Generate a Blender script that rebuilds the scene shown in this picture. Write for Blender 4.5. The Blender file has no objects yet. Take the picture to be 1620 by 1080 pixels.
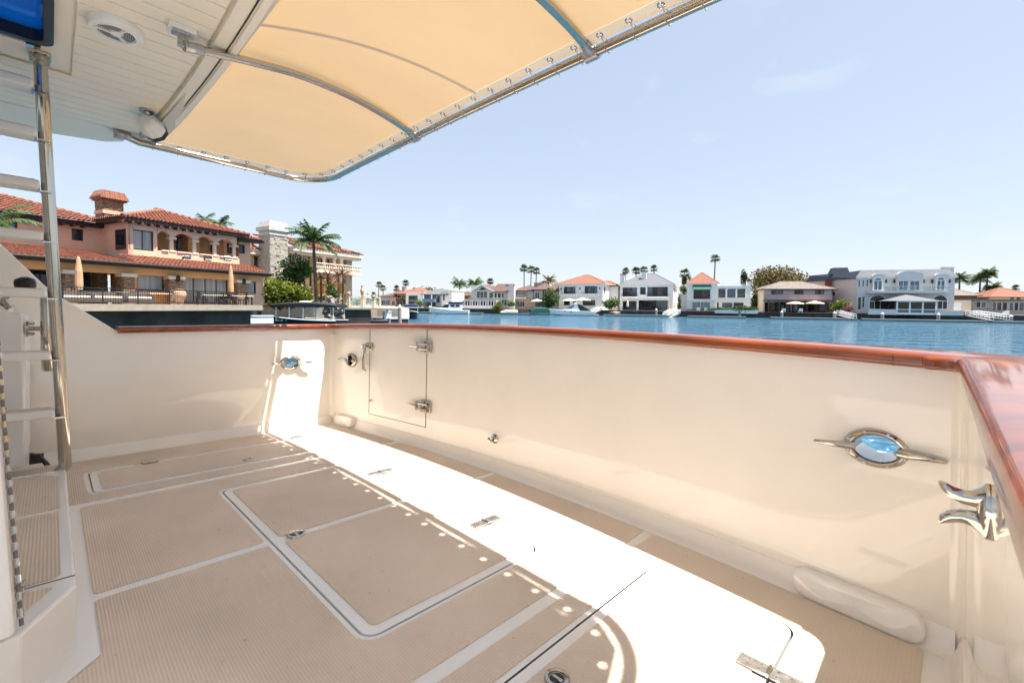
import bpy, bmesh, math, random
from mathutils import Vector, Matrix
random.seed(7)
PI = math.pi
rad = math.radians
SC = bpy.context.scene
COL = SC.collection

# ------------------------------------------------------------------ camera
FPX, CX, CY = 712.8976, 810.0, 511.0            # photograph: 1620 x 1080
PITCH, ROLL = rad(2.144777), rad(0.572939)
HC = 2.4                                        # camera height above the water
cd = bpy.data.cameras.new('Camera')
cam = bpy.data.objects.new('Camera', cd)
COL.objects.link(cam)
SC.camera = cam
cd.sensor_width = 36
cd.lens = FPX / 1620 * 36
cd.shift_y = (CY - 540) / 1620
cd.clip_start, cd.clip_end = 0.01, 8000
cam.location = (0, 0, HC)
_f = Vector((0, math.cos(PITCH), -math.sin(PITCH)))
_u = Vector((0, math.sin(PITCH), math.cos(PITCH)))
_r = Vector((1, 0, 0))
c_, s_ = math.cos(ROLL), math.sin(ROLL)
r2 = _r * c_ + _u * s_
u2 = _u * c_ - _r * s_
cam.matrix_world = Matrix((
    (r2.x, u2.x, -_f.x, 0), (r2.y, u2.y, -_f.y, 0), (r2.z, u2.z, -_f.z, HC), (0, 0, 0, 1)))

# ------------------------------------------------------------------ sky, sun, exposure
B2W = Matrix(((0.71498675, 0.69912203, 0.00472576),
              (-0.69874263, 0.71433881, 0.03845528),
              (0.02350914, -0.0307971, 0.99924915)))
sun_dir = (B2W @ Vector((0.315, 0.172, 1))).normalized()
world = bpy.data.worlds.new('World')
SC.world = world
world.use_nodes = True
wn, wl = world.node_tree.nodes, world.node_tree.links
wn.clear()
sky = wn.new('ShaderNodeTexSky')
sky.sky_type = 'NISHITA'
sky.sun_disc = False
sky.sun_elevation = math.asin(sun_dir.z)
sky.sun_rotation = math.atan2(sun_dir.x, sun_dir.y)
sky.altitude = 0
sky.air_density = 1.0
sky.dust_density = 0.6
sky.ozone_density = 1.6
bg = wn.new('ShaderNodeBackground')
bg.inputs['Strength'].default_value = 0.1
wo = wn.new('ShaderNodeOutputWorld')
gm = wn.new('ShaderNodeGamma')
gm.inputs['Gamma'].default_value = 0.35
tn = wn.new('ShaderNodeMix')
tn.data_type = 'RGBA'; tn.blend_type = 'MULTIPLY'; tn.inputs[0].default_value = 1
tn.inputs[7].default_value = (1.075, 1.115, 1.20, 1)
wl.new(sky.outputs[0], gm.inputs[0])
wl.new(gm.outputs[0], tn.inputs[6])
wt = wn.new('ShaderNodeTexCoord')
wm = wn.new('ShaderNodeMapping'); wm.inputs['Scale'].default_value = (1, 1, 2.6)
wz = wn.new('ShaderNodeTexNoise'); wz.inputs['Scale'].default_value = 5.5; wz.inputs['Detail'].default_value = 7; wz.inputs['Distortion'].default_value = .4
wr = wn.new('ShaderNodeMapRange'); wr.inputs[1].default_value = .60; wr.inputs[2].default_value = .82; wr.inputs[3].default_value = 0; wr.inputs[4].default_value = .45
wc = wn.new('ShaderNodeMix'); wc.data_type = 'RGBA'; wc.inputs[7].default_value = (2.05, 2.1, 2.15, 1)
wl.new(wt.outputs['Generated'], wm.inputs[0]); wl.new(wm.outputs[0], wz.inputs['Vector']); wl.new(wz.outputs[0], wr.inputs[0])
wl.new(wr.outputs[0], wc.inputs[0]); wl.new(tn.outputs[2], wc.inputs[6]); wl.new(wc.outputs[2], bg.inputs[0])
wl.new(bg.outputs[0], wo.inputs[0])
sd = bpy.data.lights.new('Sun', 'SUN')
sd.energy = 2.9
sd.angle = rad(0.53)
sd.color = (1.0, 0.955, 0.88)
sun = bpy.data.objects.new('Sun', sd)
COL.objects.link(sun)
sun.rotation_euler = sun_dir.to_track_quat('Z', 'Y').to_euler()
SC.view_settings.view_transform = 'Standard'
SC.view_settings.look = 'None'
SC.view_settings.exposure = 2.22
SC.view_settings.gamma = 1
SC.view_settings.use_curve_mapping = False
SC.render.engine = 'CYCLES'
SC.cycles.use_denoising = True
SC.cycles.adaptive_threshold = 0.02
SC.cycles.max_bounces = 8
SC.cycles.diffuse_bounces = 5
SC.cycles.glossy_bounces = 4
SC.cycles.transmission_bounces = 6
SC.cycles.caustics_reflective = False
SC.cycles.caustics_refractive = False
SC.cycles.sample_clamp_indirect = 6

# ------------------------------------------------------------------ pixel -> place helpers (positions taken from image pixels along camera rays)
def ray(px, py):
    x, y = (px - CX) / FPX, -(py - CY) / FPX
    return r2 * x + u2 * y + _f
def at(px, py, D):
    d = ray(px, py)
    return Vector((0, 0, HC)) + d * (D / d.y)

# ------------------------------------------------------------------ mesh building
def lerp(a, b, t): return a + (b - a) * t
class MB:
    def __init__(s): s.v, s.f = [], []
    def q(s, *pts):
        b = len(s.v); s.v += [tuple(p) for p in pts]; s.f.append(tuple(range(b, b + len(pts)))); return s
    def box(s, x0, x1, y0, y1, z0, z1):
        b = len(s.v)
        s.v += [(x0,y0,z0),(x1,y0,z0),(x1,y1,z0),(x0,y1,z0),(x0,y0,z1),(x1,y0,z1),(x1,y1,z1),(x0,y1,z1)]
        s.f += [tuple(b+i for i in t) for t in ((0,3,2,1),(4,5,6,7),(0,1,5,4),(1,2,6,5),(2,3,7,6),(3,0,4,7))]
        return s
    def extr(s, pts, vec):
        b, n = len(s.v), len(pts); vec = Vector(vec)
        s.v += [tuple(p) for p in pts] + [tuple(Vector(p) + vec) for p in pts]
        s.f += [tuple(range(b, b+n)), tuple(range(b+2*n-1, b+n-1, -1))]
        s.f += [(b+i, b+(i+1) % n, b+n+(i+1) % n, b+n+i) for i in range(n)]
        return s
    def loft(s, rings, cap=True, close=True):
        b, n = len(s.v), len(rings[0])
        for r in rings: s.v += [tuple(p) for p in r]
        for k in range(len(rings)-1):
            for i in range(n if close else n-1):
                j = (i+1) % n
                s.f.append((b+k*n+i, b+k*n+j, b+(k+1)*n+j, b+(k+1)*n+i))
        if cap and close:
            s.f.append(tuple(b+i for i in reversed(range(n))))
            s.f.append(tuple(b+(len(rings)-1)*n+i for i in range(n)))
        return s
    def tube(s, path, r, n=8, cap=True):
        path = [Vector(p) for p in path]; m = len(path)
        rs = r if isinstance(r, (list, tuple)) else [r]*m
        rings, side = [], None
        for k, p in enumerate(path):
            t = (path[min(k+1, m-1)] - path[max(k-1, 0)]).normalized()
            if side is None:
                side = t.cross(Vector((0,0,1)) if abs(t.z) < .9 else Vector((1,0,0))).normalized()
            side = (side - t*side.dot(t)).normalized()
            up = side.cross(t)
            rings.append([p + (side*math.cos(2*PI*i/n) + up*math.sin(2*PI*i/n))*rs[k] for i in range(n)])
        return s.loft(rings, cap)
    def ring(s, pts, r, n=6):
        pts = [Vector(p) for p in pts]; m = len(pts); rings = []
        c = sum(pts, Vector())/m
        for k, p in enumerate(pts):
            t = (pts[(k+1) % m] - pts[k-1]).normalized()
            o = (p-c); o = (o - t*o.dot(t)).normalized(); u = o.cross(t)
            rings.append([p + (o*math.cos(2*PI*i/n) + u*math.sin(2*PI*i/n))*r for i in range(n)])
        rings.append(rings[0])
        return s.loft(rings, False)
    def lathe(s, prof, o=(0,0,0), ax=(0,0,1), n=16, cap=True, sx=1.0, up=None):
        ax = Vector(ax).normalized(); o = Vector(o)
        a = Vector(up) if up else ax.cross(Vector((0,0,1)) if abs(ax.z) < .9 else Vector((1,0,0)))
        a = (a - ax*a.dot(ax)).normalized(); b_ = ax.cross(a)
        return s.loft([[o + ax*h + (a*math.cos(2*PI*i/n)*sx + b_*math.sin(2*PI*i/n))*max(r, 1e-5) for i in range(n)] for r, h in prof], cap)
    def ball(s, c, r, n=8, sz=1.0):
        return s.lathe([(r*math.sin(PI*k/n), -r*sz*math.cos(PI*k/n)) for k in range(n+1)], c, n=n+2, cap=False)
    def add(s, o, M=None):
        b = len(s.v); s.v += [tuple(M @ Vector(v)) if M else v for v in o.v]; s.f += [tuple(b+i for i in f) for f in o.f]; return s
    def build(s, name, mat, parent=None, smooth=35, bevel=0, kind=None, fix=True, loc=None):
        me = bpy.data.meshes.new(name)
        me.from_pydata(s.v, [], s.f)
        if fix:
            bm = bmesh.new(); bm.from_mesh(me)
            bmesh.ops.remove_doubles(bm, verts=bm.verts, dist=1e-5)
            bmesh.ops.recalc_face_normals(bm, faces=bm.faces)
            bm.to_mesh(me); bm.free()
        if smooth:
            me.shade_smooth()
            me.set_sharp_from_angle(angle=rad(smooth))
        me.materials.append(mat)
        o = bpy.data.objects.new(name, me)
        COL.objects.link(o)
        if parent: o.parent = parent
        if loc: o.location = loc
        if bevel:
            b = o.modifiers.new('bevel', 'BEVEL'); b.width = bevel; b.segments = 2; b.limit_method = 'ANGLE'
        if kind: o['kind'] = kind
        return o
def empty(name, loc=(0,0,0), rz=0):
    o = bpy.data.objects.new(name, None); COL.objects.link(o)
    o.location = loc; o.rotation_euler = (0, 0, rz); o.empty_display_size = .3
    return o
def tag(o, label, cat, group=None, kind=None):
    o['label'] = label; o['category'] = cat
    if group: o['group'] = group
    if kind: o['kind'] = kind
    return o
def rpoly(pts, n=6):
    """2-D polygon, each corner (x, y[, radius]) rounded"""
    out = []; m = len(pts)
    for i, p in enumerate(pts):
        P = Vector(p[:2]); r = p[2] if len(p) > 2 else 0
        if r <= 0: out.append((P.x, P.y)); continue
        A, B = Vector(pts[i-1][:2]) - P, Vector(pts[(i+1) % m][:2]) - P
        a, b = A.normalized(), B.normalized()
        ang = a.angle(b)
        if ang < .02 or ang > 3.12: out.append((P.x, P.y)); continue
        t = min(r/math.tan(ang/2), A.length*.49, B.length*.49); r = t*math.tan(ang/2)
        c = P + (a+b).normalized()*(r/math.sin(ang/2))
        s, e = P + a*t - c, P + b*t - c
        a0 = math.atan2(s.y, s.x); da = (math.atan2(e.y, e.x) - a0 + PI) % (2*PI) - PI
        for k in range(n+1):
            q = a0 + da*k/n; out.append((c.x + r*math.cos(q), c.y + r*math.sin(q)))
    return out
def rrect(x0, x1, y0, y1, r, n=6): return rpoly([(x0,y0,r),(x1,y0,r),(x1,y1,r),(x0,y1,r)], n)
def sheet(name, mat, parent, loops, z, skirt=0.0):
    """flat sheet with holes: first loop outside, the rest holes"""
    bm = bmesh.new(); es = []
    for lp in loops:
        vs = [bm.verts.new((x, y, z)) for x, y in lp]
        es += [bm.edges.new((vs[i], vs[(i+1) % len(vs)])) for i in range(len(vs))]
    bmesh.ops.triangle_fill(bm, use_beauty=True, use_dissolve=False, edges=es)
    for f in bm.faces:
        f.normal_update()
        if f.normal.z < 0: f.normal_flip()
    if skirt:
        r = bmesh.ops.extrude_edge_only(bm, edges=[e for e in bm.edges if e.is_boundary])
        for v in r['geom']:
            if isinstance(v, bmesh.types.BMVert): v.co.z -= skirt
    me = bpy.data.meshes.new(name); bm.to_mesh(me); bm.free(); me.materials.append(mat)
    o = bpy.data.objects.new(name, me); COL.objects.link(o); o.parent = parent
    return o

# ------------------------------------------------------------------ materials
MATS = {}
def mat(name, col, rough=.5, metal=0, coat=0, var=0, vscale=6, bump=0, bscale=40, spec=.5, coatr=.05, stretch=None, col2=None, detail=4):
    if name in MATS: return MATS[name]
    m = bpy.data.materials.new(name); m.use_nodes = True
    nt = m.node_tree; N, L = nt.nodes, nt.links
    p = N['Principled BSDF']
    p.inputs['Base Color'].default_value = (*col, 1)
    p.inputs['Roughness'].default_value = rough
    p.inputs['Metallic'].default_value = metal
    p.inputs['Specular IOR Level'].default_value = spec
    p.inputs['Coat Weight'].default_value = coat
    p.inputs['Coat Roughness'].default_value = coatr
    if var or bump or col2:
        tc = N.new('ShaderNodeTexCoord'); mp = N.new('ShaderNodeMapping')
        L.new(tc.outputs['Object'], mp.inputs[0])
        if stretch: mp.inputs['Scale'].default_value = stretch
    if var or col2:
        no = N.new('ShaderNodeTexNoise'); no.inputs['Scale'].default_value = vscale; no.inputs['Detail'].default_value = detail
        L.new(mp.outputs[0], no.inputs['Vector'])
        rp = N.new('ShaderNodeValToRGB')
        c2 = col2 or tuple(c*(1-var) for c in col)
        c1 = col if col2 else tuple(min(1, c*(1+var*.6)) for c in col)
        rp.color_ramp.elements[0].position, rp.color_ramp.elements[1].position = .32, .68
        rp.color_ramp.elements[0].color = (*c2, 1); rp.color_ramp.elements[1].color = (*c1, 1)
        L.new(no.outputs[0], rp.inputs[0]); L.new(rp.outputs[0], p.inputs['Base Color'])
    if bump:
        nb = N.new('ShaderNodeTexNoise'); nb.inputs['Scale'].default_value = bscale; nb.inputs['Detail'].default_value = 3
        L.new(mp.outputs[0], nb.inputs['Vector'])
        bp = N.new('ShaderNodeBump'); bp.inputs['Strength'].default_value = bump; bp.inputs['Distance'].default_value = .02
        L.new(nb.outputs[0], bp.inputs['Height']); L.new(bp.outputs[0], p.inputs['Normal'])
    MATS[name] = m
    return m
def nodes_of(m): return m.node_tree.nodes, m.node_tree.links, m.node_tree.nodes['Principled BSDF']

GEL = mat('gelcoat', (.85, .80, .725), .32, coat=1.0, coatr=.035, var=.035, vscale=2.5, bump=.035, bscale=3)
GELW = mat('gelcoat_white', (.83, .81, .77), .25, coat=.4, var=.03, vscale=3)
OVER = mat('overhead_paint', (.83, .755, .62), .4, var=.03, vscale=4)
CHROME = mat('polished_steel', (.53, .49, .43), .10, metal=1)
BRUSH = mat('brushed_steel', (.50, .49, .48), .38, metal=1, var=.3, vscale=60)
BLACK = mat('black_plastic', (.012, .012, .013), .35)
RUBBER = mat('dark_gap', (.035, .032, .03), .7)
GUT = mat('hatch_gutter_gelcoat', (.42, .37, .32), .6)
PLAST = mat('white_plastic', (.78, .76, .71), .35)
TEAK = mat('varnished_teak', (.28, .055, .008), .3, coat=.7, coatr=.05, col2=(.13, .022, .004), vscale=2.2, stretch=(1.2, 9, 14), detail=8)
def nonskid():
    m = mat('nonskid', (.71, .59, .475), .65, var=.13, vscale=1.6, detail=7)
    N, L, p = nodes_of(m)
    tc = N.new('ShaderNodeTexCoord'); sp = N.new('ShaderNodeSeparateXYZ'); L.new(tc.outputs['Object'], sp.inputs[0])
    def sine(out, per):
        a = N.new('ShaderNodeMath'); a.operation = 'MULTIPLY'; a.inputs[1].default_value = 2*PI/per; L.new(out, a.inputs[0])
        b = N.new('ShaderNodeMath'); b.operation = 'SINE'; L.new(a.outputs[0], b.inputs[0]); return b
    sy, sx = sine(sp.outputs[1], .0092), sine(sp.outputs[0], .011)
    k = N.new('ShaderNodeMath'); k.operation = 'MULTIPLY_ADD'; k.inputs[1].default_value = .35
    L.new(sx.outputs[0], k.inputs[0]); L.new(sy.outputs[0], k.inputs[2])
    bp = N.new('ShaderNodeBump'); bp.inputs['Strength'].default_value = .33; bp.inputs['Distance'].default_value = .0016
    L.new(k.outputs[0], bp.inputs['Height']); L.new(bp.outputs[0], p.inputs['Normal'])
    src = p.inputs['Base Color'].links[0].from_socket
    mr = N.new('ShaderNodeMapRange'); mr.inputs[1].default_value = -1.2; mr.inputs[2].default_value = 1.2
    mr.inputs[3].default_value = .925; mr.inputs[4].default_value = 1.04
    L.new(k.outputs[0], mr.inputs[0])
    # scattered dirt specks
    vo = N.new('ShaderNodeTexNoise'); vo.inputs['Scale'].default_value = 38; vo.inputs['Detail'].default_value = 2
    L.new(tc.outputs['Object'], vo.inputs['Vector'])
    m2 = N.new('ShaderNodeMapRange'); m2.inputs[1].default_value = .70; m2.inputs[2].default_value = .78; m2.inputs[3].default_value = 1; m2.inputs[4].default_value = .72
    L.new(vo.outputs[0], m2.inputs[0])
    mm = N.new('ShaderNodeMath'); mm.operation = 'MULTIPLY'; L.new(mr.outputs[0], mm.inputs[0]); L.new(m2.outputs[0], mm.inputs[1])
    mx = N.new('ShaderNodeMix'); mx.data_type = 'RGBA'; mx.blend_type = 'MULTIPLY'; mx.inputs[0].default_value = 1
    L.new(src, mx.inputs[6]); L.new(mm.outputs[0], mx.inputs[7]); L.new(mx.outputs[2], p.inputs['Base Color'])
    return m
NONSKID = nonskid()
def cloth(name, col, trans, tcol):
    m = mat(name, col, .5, var=.07, vscale=1.6, bump=.30, bscale=4.5, stretch=(1.6, .6, 1))
    N, L, p = nodes_of(m)
    t = N.new('ShaderNodeBsdfTranslucent'); t.inputs[0].default_value = (*tcol, 1)
    L.new(p.inputs['Normal'].links[0].from_socket, t.inputs['Normal'])
    x = N.new('ShaderNodeMixShader'); x.inputs[0].default_value = trans
    L.new(p.outputs[0], x.inputs[1]); L.new(t.outputs[0], x.inputs[2]); L.new(x.outputs[0], N['Material Output'].inputs[0])
    return m
AWN = cloth('awning_vinyl', (.72, .57, .375), .112, (.84, .54, .25))
HEM = cloth('awning_hem', (.70, .64, .53), .10, (.6, .5, .35))
SEAM = cloth('awning_seam', (.70, .60, .47), .085, (.80, .60, .38))
GLOSS = mat('glossy_gelcoat', (.84, .81, .75), .06, coat=1.0, coatr=.015)

# ================================================================== THE YACHT (boat frame: x to its right side, y aft, z up from the deck)
S = 0.8
yacht = empty('yacht')
M4 = B2W.to_4x4() @ Matrix.Scale(S, 4)
M4.translation = Vector((0, 0, HC)) - B2W @ Vector((0, 0, S))
yacht.matrix_world = M4
tag(yacht, 'cream motor yacht cockpit with varnished teak rail and cream awning in the foreground', 'yacht')

XL, XR = -4.36, 0.035                     # inner faces of the side bulwarks
XM = -2.18
def yT(x): return 2.125 - .036*(x - XM)**2      # inner face of the transom
def zR(x):                                       # underside of the rail
    return .937 - .01356*(x+2.04) - .00861*(x+2.04)**2 if x > -4.5 else .925
def zRL(y): return .887 + .0232*(y-.31)          # underside of the left rail
# ---- deck
hatches = [(-3.975, -3.475, .175, 1.80), (-3.045, -1.30, .70, 1.535), (-.885, -.36, .175, 1.75)]
holes = [rrect(a, b, c, d, .055) for a, b, c, d in hatches]
arc = [(lerp(XR-.0, XL, k/16), yT(lerp(XR, XL, k/16))+.01) for k in range(17)]
deck = sheet('deck', GELW, yacht, [[(XL, -1.2), (XR, -1.2)] + arc] + holes, 0)
def aft_edge(x0, x1, off=.055, n=6): return [(lerp(x0, x1, k/n), yT(lerp(x0, x1, k/n)) - off) for k in range(n+1)]
def panel(loops, parent=None, z=.004):
    return sheet('nonskid_panel', NONSKID, parent or deck, loops, z, .004)
R_ = .018
# column beside the left bulwark, with the long hatch
panel([rpoly([(-4.315,-.5,R_), (-3.335,-.5,R_), (-3.335,.11,0), (-3.335,1.2,0)]) + aft_edge(-3.335, -4.3) + [(-4.315, 1.0)],
       rrect(-3.995, -3.455, .155, 1.82, .065)])
panel([rpoly([(-3.275,.118,R_), (-2.205,.118,R_), (-2.205,.682,R_), (-3.063,.682,.07), (-3.063,1.553,.07), (-2.205,1.553,R_), (-2.205,1.8,0)]) + aft_edge(-2.205, -3.275)])
panel([rpoly([(-1.065,-.9,R_), (-1.065,1.8,0)]) + aft_edge(-1.065, -2.155) + rpoly([(-2.155,1.553,R_), (-1.282,1.553,.07), (-1.282,.682,.07), (-2.155,.682,R_), (-2.155,.118,R_), (-1.79,.118,0), (-1.60,-.07,0), (-1.45,-.9,0)])])
panel([rpoly([(-1.015,-.9,R_), (-.055,-.9,R_), (-.055,1.8,0)]) + aft_edge(-.055, -1.015),
       rrect(-.905, -.34, .155, 1.77, .065)])
def hinge(parent, x, y, ang, l=.15, w=.042):
    M = Matrix.Translation((x, y, .0115)) @ Matrix.Rotation(ang, 4, 'Z')
    mb = MB()
    t = MB().box(-l/2, -.006, -w/2, w/2, -.004, .002).box(.006, l/2, -w/2, w/2, -.004, .002)
    mb.add(t, M)
    h = mb.build('hinge', BRUSH, parent, bevel=.001)
    k = MB()
    for i in range(5):
        k.add(MB().tube([(0, -w/2 + w*i/5 + .0008, .001), (0, -w/2 + w*(i+1)/5 - .0008, .001)], .006, 8), M)
    for sx in (-1, 1):
        for dx in (.022, .055):
            for dy in (-.012, .012):
                k.add(MB().lathe([(.0035, .002), (.0030, .0032), (.0005, .0034)], (sx*dx, dy, 0), n=8), M)
    k.build('hinge_knuckle', CHROME, parent)
def latch(parent, x, y, r=.041):
    MB().lathe([(r, -.002), (r, .005), (r*.93, .009), (r*.72, .0095), (r*.66, .006), (r*.62, -.02)], (x, y, .003), n=28, cap=False).build('latch_ring', CHROME, parent)
    MB().lathe([(r*.64, -.004), (r*.5, -.002), (.0005, -.0015)], (x, y, .0092), n=24).build('latch_cup', BLACK, parent)
    MB().box(x-r*.5, x+r*.5, y-r*.12, y+r*.22, .002, .0085).build('latch_handle', CHROME, parent, bevel=.003)
for i, (a, b, c, d) in enumerate(hatches):
    g = .008
    h = sheet('hatch', GELW, yacht, [rrect(a+g, b-g, c+g, d-g, .048)], .0015, .03)
    h['label'] = ['long cream hatch by the left bulwark', 'wide square hatch in the middle of the deck', 'long hatch at right half in sunlight'][i]
    e = .047
    if i == 1:
        panel([rrect(a+e, XM-.025, c+e, d-e, .025)], h, .006); panel([rrect(XM+.025, b-e, c+e, d-e, .025)], h, .006)
    else: panel([rrect(a+e, b-e, c+e, d-e, .025)], h, .006)
    MB().box(a, b, c, d, -.06, -.03).build('hatch_gutter', GUT, h)
    if i == 0:
        hinge(h, a+.008, .49, PI/2*0, .085, .085); hinge(h, a+.008, 1.47, 0, .085, .085); latch(h, -3.575, .99, .034)
    elif i == 1:
        hinge(h, -2.69, d-.006, PI/2, .165, .05); hinge(h, -1.66, d-.006, PI/2, .165, .05); latch(h, -2.172, .808)
    else:
        hinge(h, b-.008, 1.455, 0, .165, .05); hinge(h, b-.008, .5, 0, .165, .05); latch(h, -.785, 1.005, .036)

# ---- bulwarks and transom: solid slabs with real hawse holes cut through
def cut(o, cutter_mb):
    c = cutter_mb.build('cutter', GEL, None, smooth=0)
    c.parent = yacht
    m = o.modifiers.new('cut', 'BOOLEAN'); m.object = c; m.operation = 'DIFFERENCE'; m.solver = 'EXACT'
    bpy.context.view_layer.update()
    dg = bpy.context.evaluated_depsgraph_get()
    me = bpy.data.meshes.new_from_object(o.evaluated_get(dg))
    o.modifiers.clear(); o.data = me
    cm = c.data; bpy.data.objects.remove(c); bpy.data.meshes.remove(cm)
    me.shade_smooth(); me.set_sharp_from_angle(angle=rad(30))
TH = .17
n = 40
xs = [lerp(XL-.15, XR+.15, k/n) for k in range(n+1)]
rings = [[(x, yT(x), -1.7), (x, yT(x), zR(x)+.01), (x, yT(x)+TH, zR(x)+.01), (x, yT(x)+TH, -1.7)] for x in xs]
transom = MB().loft(rings).build('transom', GEL, yacht, smooth=30)
def ell(c, ax, a, b, l0, l1, n=28, up=(1,0,0)):
    return MB().lathe([(b, l0), (b, l1)], c, ax, n, True, a/b, up)
HR = (-.182, yT(-.182), .592); HT = (-4.08, yT(-4.08), .63)
cut(transom, ell(HR, (0,1,0), .068, .044, -.1, .35))
cut(transom, ell(HT, (0,1,0), .068, .044, -.1, .35))
# left bulwark with the wing that climbs forward
wing = [(-1.2, -1.7), (2.2, -1.7), (2.2, zRL(2.2)+.012), (.33, zRL(.33)+.02), (.30, zRL(.3)+.045), (.045, 1.135), (-.03, 1.205), (-.25, 1.485), (-.8, 2.19), (-1.2, 2.19)]
lb = MB().extr([(XL, y, z) for y, z in wing], (-.06, 0, 0)).build('bulwark', GEL, yacht, smooth=20, bevel=.012)
HL = (XL, 1.55, .61)
cut(lb, ell(HL, (-1,0,0), .068, .046, -.1, .35, up=(0,1,0)))
lb['label'] = 'far left bulwark with a wing rising forward'
rb = MB().box(XR, XR+.16, -1.2, 2.02, -1.7, .885).build('bulwark', GEL, yacht, smooth=0)
rb['label'] = 'near right bulwark under the wide teak rail'
# soft corner posts between transom and bulwarks
for x, sgn in ((XL, 1), (XR, -1)):
    mb = MB(); r = .05; y = yT(x + sgn*r)
    prof = [(x + sgn*r*(1-math.cos(t)), y - r*(1-math.sin(t))) for t in [PI/2*k/6 for k in range(7)]]
    mb.extr([(px_, py_, 0) for px_, py_ in prof] + [(x - sgn*.02, y+.03, 0)], (0, 0, .87)).build('corner_fillet', GEL, yacht, smooth=50)
# kick moulding along the walls
def kick(path, name='kick_moulding', h=.082):
    rings = []
    for (x, y, nx, ny) in path:
        pr = [(.0, h), (.006, h-.002), (.012, h*.8), (.017, h*.45), (.026, h*.15), (.034, .006), (.045, .003), (.045, -.01), (0, -.01)]
        rings.append([(x + nx*d, y + ny*d, z) for d, z in pr])
    return MB().loft(rings).build(name, GEL, yacht, smooth=40)
kick([(x, yT(x), 0, -1) for x in [lerp(XL+.02, XR-.02, k/30) for k in range(31)]])
kick([(XL, y, 1, 0) for y in (-.5, .5, 1.2, 1.93)])
kick([(XR, y, -1, 0) for y in (1.93, .9, -.9)])
# freeing-port scoops: glossy pods moulded onto the base of the transom and right bulwark
def scoop(x0, x1, yf, z1=.098):
    """rounded, slightly leaning glossy pod moulded onto the base of the transom"""
    out = rrect(x0, x1, .006, z1, .042, 8); rings = []
    cx_, cz_ = (x0+x1)/2, z1/2
    for d, k in ((-.005, 1.0), (.030, 1.0), (.037, .985), (.040, .95), (.041, .6), (.041, .02)):
        rings.append([(cx_ + (x-cx_)*k, yf(cx_ + (x-cx_)*k) - d - (.012 if d > 0 else 0)*(1 - z/z1), cz_ + (z-cz_)*k) for x, z in out])
    return MB().loft(rings).build('scupper_pod', GLOSS, yacht, smooth=50)
scoop(-.425, -.05, yT)
scoop(-4.28, -3.98, yT).data.materials[0] = GEL
# ---- teak rail
def rail_sec(c_in, c_out, z, th=.048):
    """section from inner edge to outer edge: rounded nosing"""
    pts = []
    ci, co = Vector(c_in), Vector(c_out)
    L_ = (co - ci).length; d = (co - ci)/L_
    r = th/2
    for k in range(7):
        a = PI/2 + PI*k/6
        pts.append(ci + d*(r + r*.9*math.cos(a)) + Vector((0, 0, z + r + r*math.sin(a))))
    for k in range(7):
        a = -PI/2 + PI*k/6
        pts.append(co + d*(-r + r*math.cos(a)) + Vector((0, 0, z + r + r*math.sin(a))))
    return pts
IN, OUT = .05, .175
def mitre(xa): return xa
jl, jr = (-4.318, yT(-4.31)-IN), (.008, yT(.0)-IN)
rings = []
for k in range(37):
    u = k/36
    xi, xo = lerp(jl[0], jr[0], u), lerp(XL-.18, XR+.18, u)
    rings.append(rail_sec((xi, yT(xi)-IN, 0), (xo, yT(xi)+OUT, 0), zR(xi)))
tr = MB().loft(rings).build('teak_rail', TEAK, yacht, smooth=50); tr['label'] = 'varnished teak rail along the transom'
rings = [rail_sec((-4.318, y, 0), (XL-.18, y if y < 1.9 else y+IN+OUT, 0), zRL(y) if y < 1.5 else lerp(zRL(1.5), zR(-4.31), (y-1.5)/(jl[1]-1.5))) for y in (.34, .8, 1.2, 1.5, jl[1]-.002)]
MB().loft(rings).build('teak_rail', TEAK, yacht, smooth=50)['label'] = 'teak rail on the far left bulwark'
rings = [rail_sec((lerp(.022, .008, max(0, y)/1.9), y, 0), (XR+.18, y if y < 1.8 else y+IN+OUT, 0), lerp(.872, zR(0), max(0, y)/1.9)) for y in (-1.2, -.4, .2, .7, 1.2, 1.6, jr[1]-.002)]
MB().loft(rings).build('teak_rail', TEAK, yacht, smooth=50)['label'] = 'wide teak rail on the near right bulwark'
for cx_, sg in ((jl[0], 1), (jr[0], -1)):            # knees in the inner corners of the rail
    cy_ = jl[1] if sg > 0 else jr[1]; z0 = zR(cx_); r = .075
    pts = [(cx_ - sg*.03, cy_ + .03)] + [(cx_ - sg*.02, cy_ - r)] + [(cx_ + sg*r*(1-math.cos(t)), cy_ - r*(1-math.sin(t))) for t in [PI/2*k/8 for k in range(9)]] + [(cx_ + sg*r, cy_ + .02)]
    MB().extr([(x, y, z0+.003) for x, y in pts], (0, 0, .041)).build('rail_knee', TEAK, tr, smooth=40, bevel=.012)
DKT = mat('rail_joint', (.05, .012, .004), .4)
for x in (-4.0, -3.62, -3.3, -.14):               # scarf joints in the rail
    sec = rail_sec((x, yT(x)-IN-.0012, 0), (x, yT(x)+OUT+.001, 0), zR(x)-.0012, .0504)
    MB().extr(sec, (.0035, 0, 0)).build('rail_joint', DKT, tr)

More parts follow.
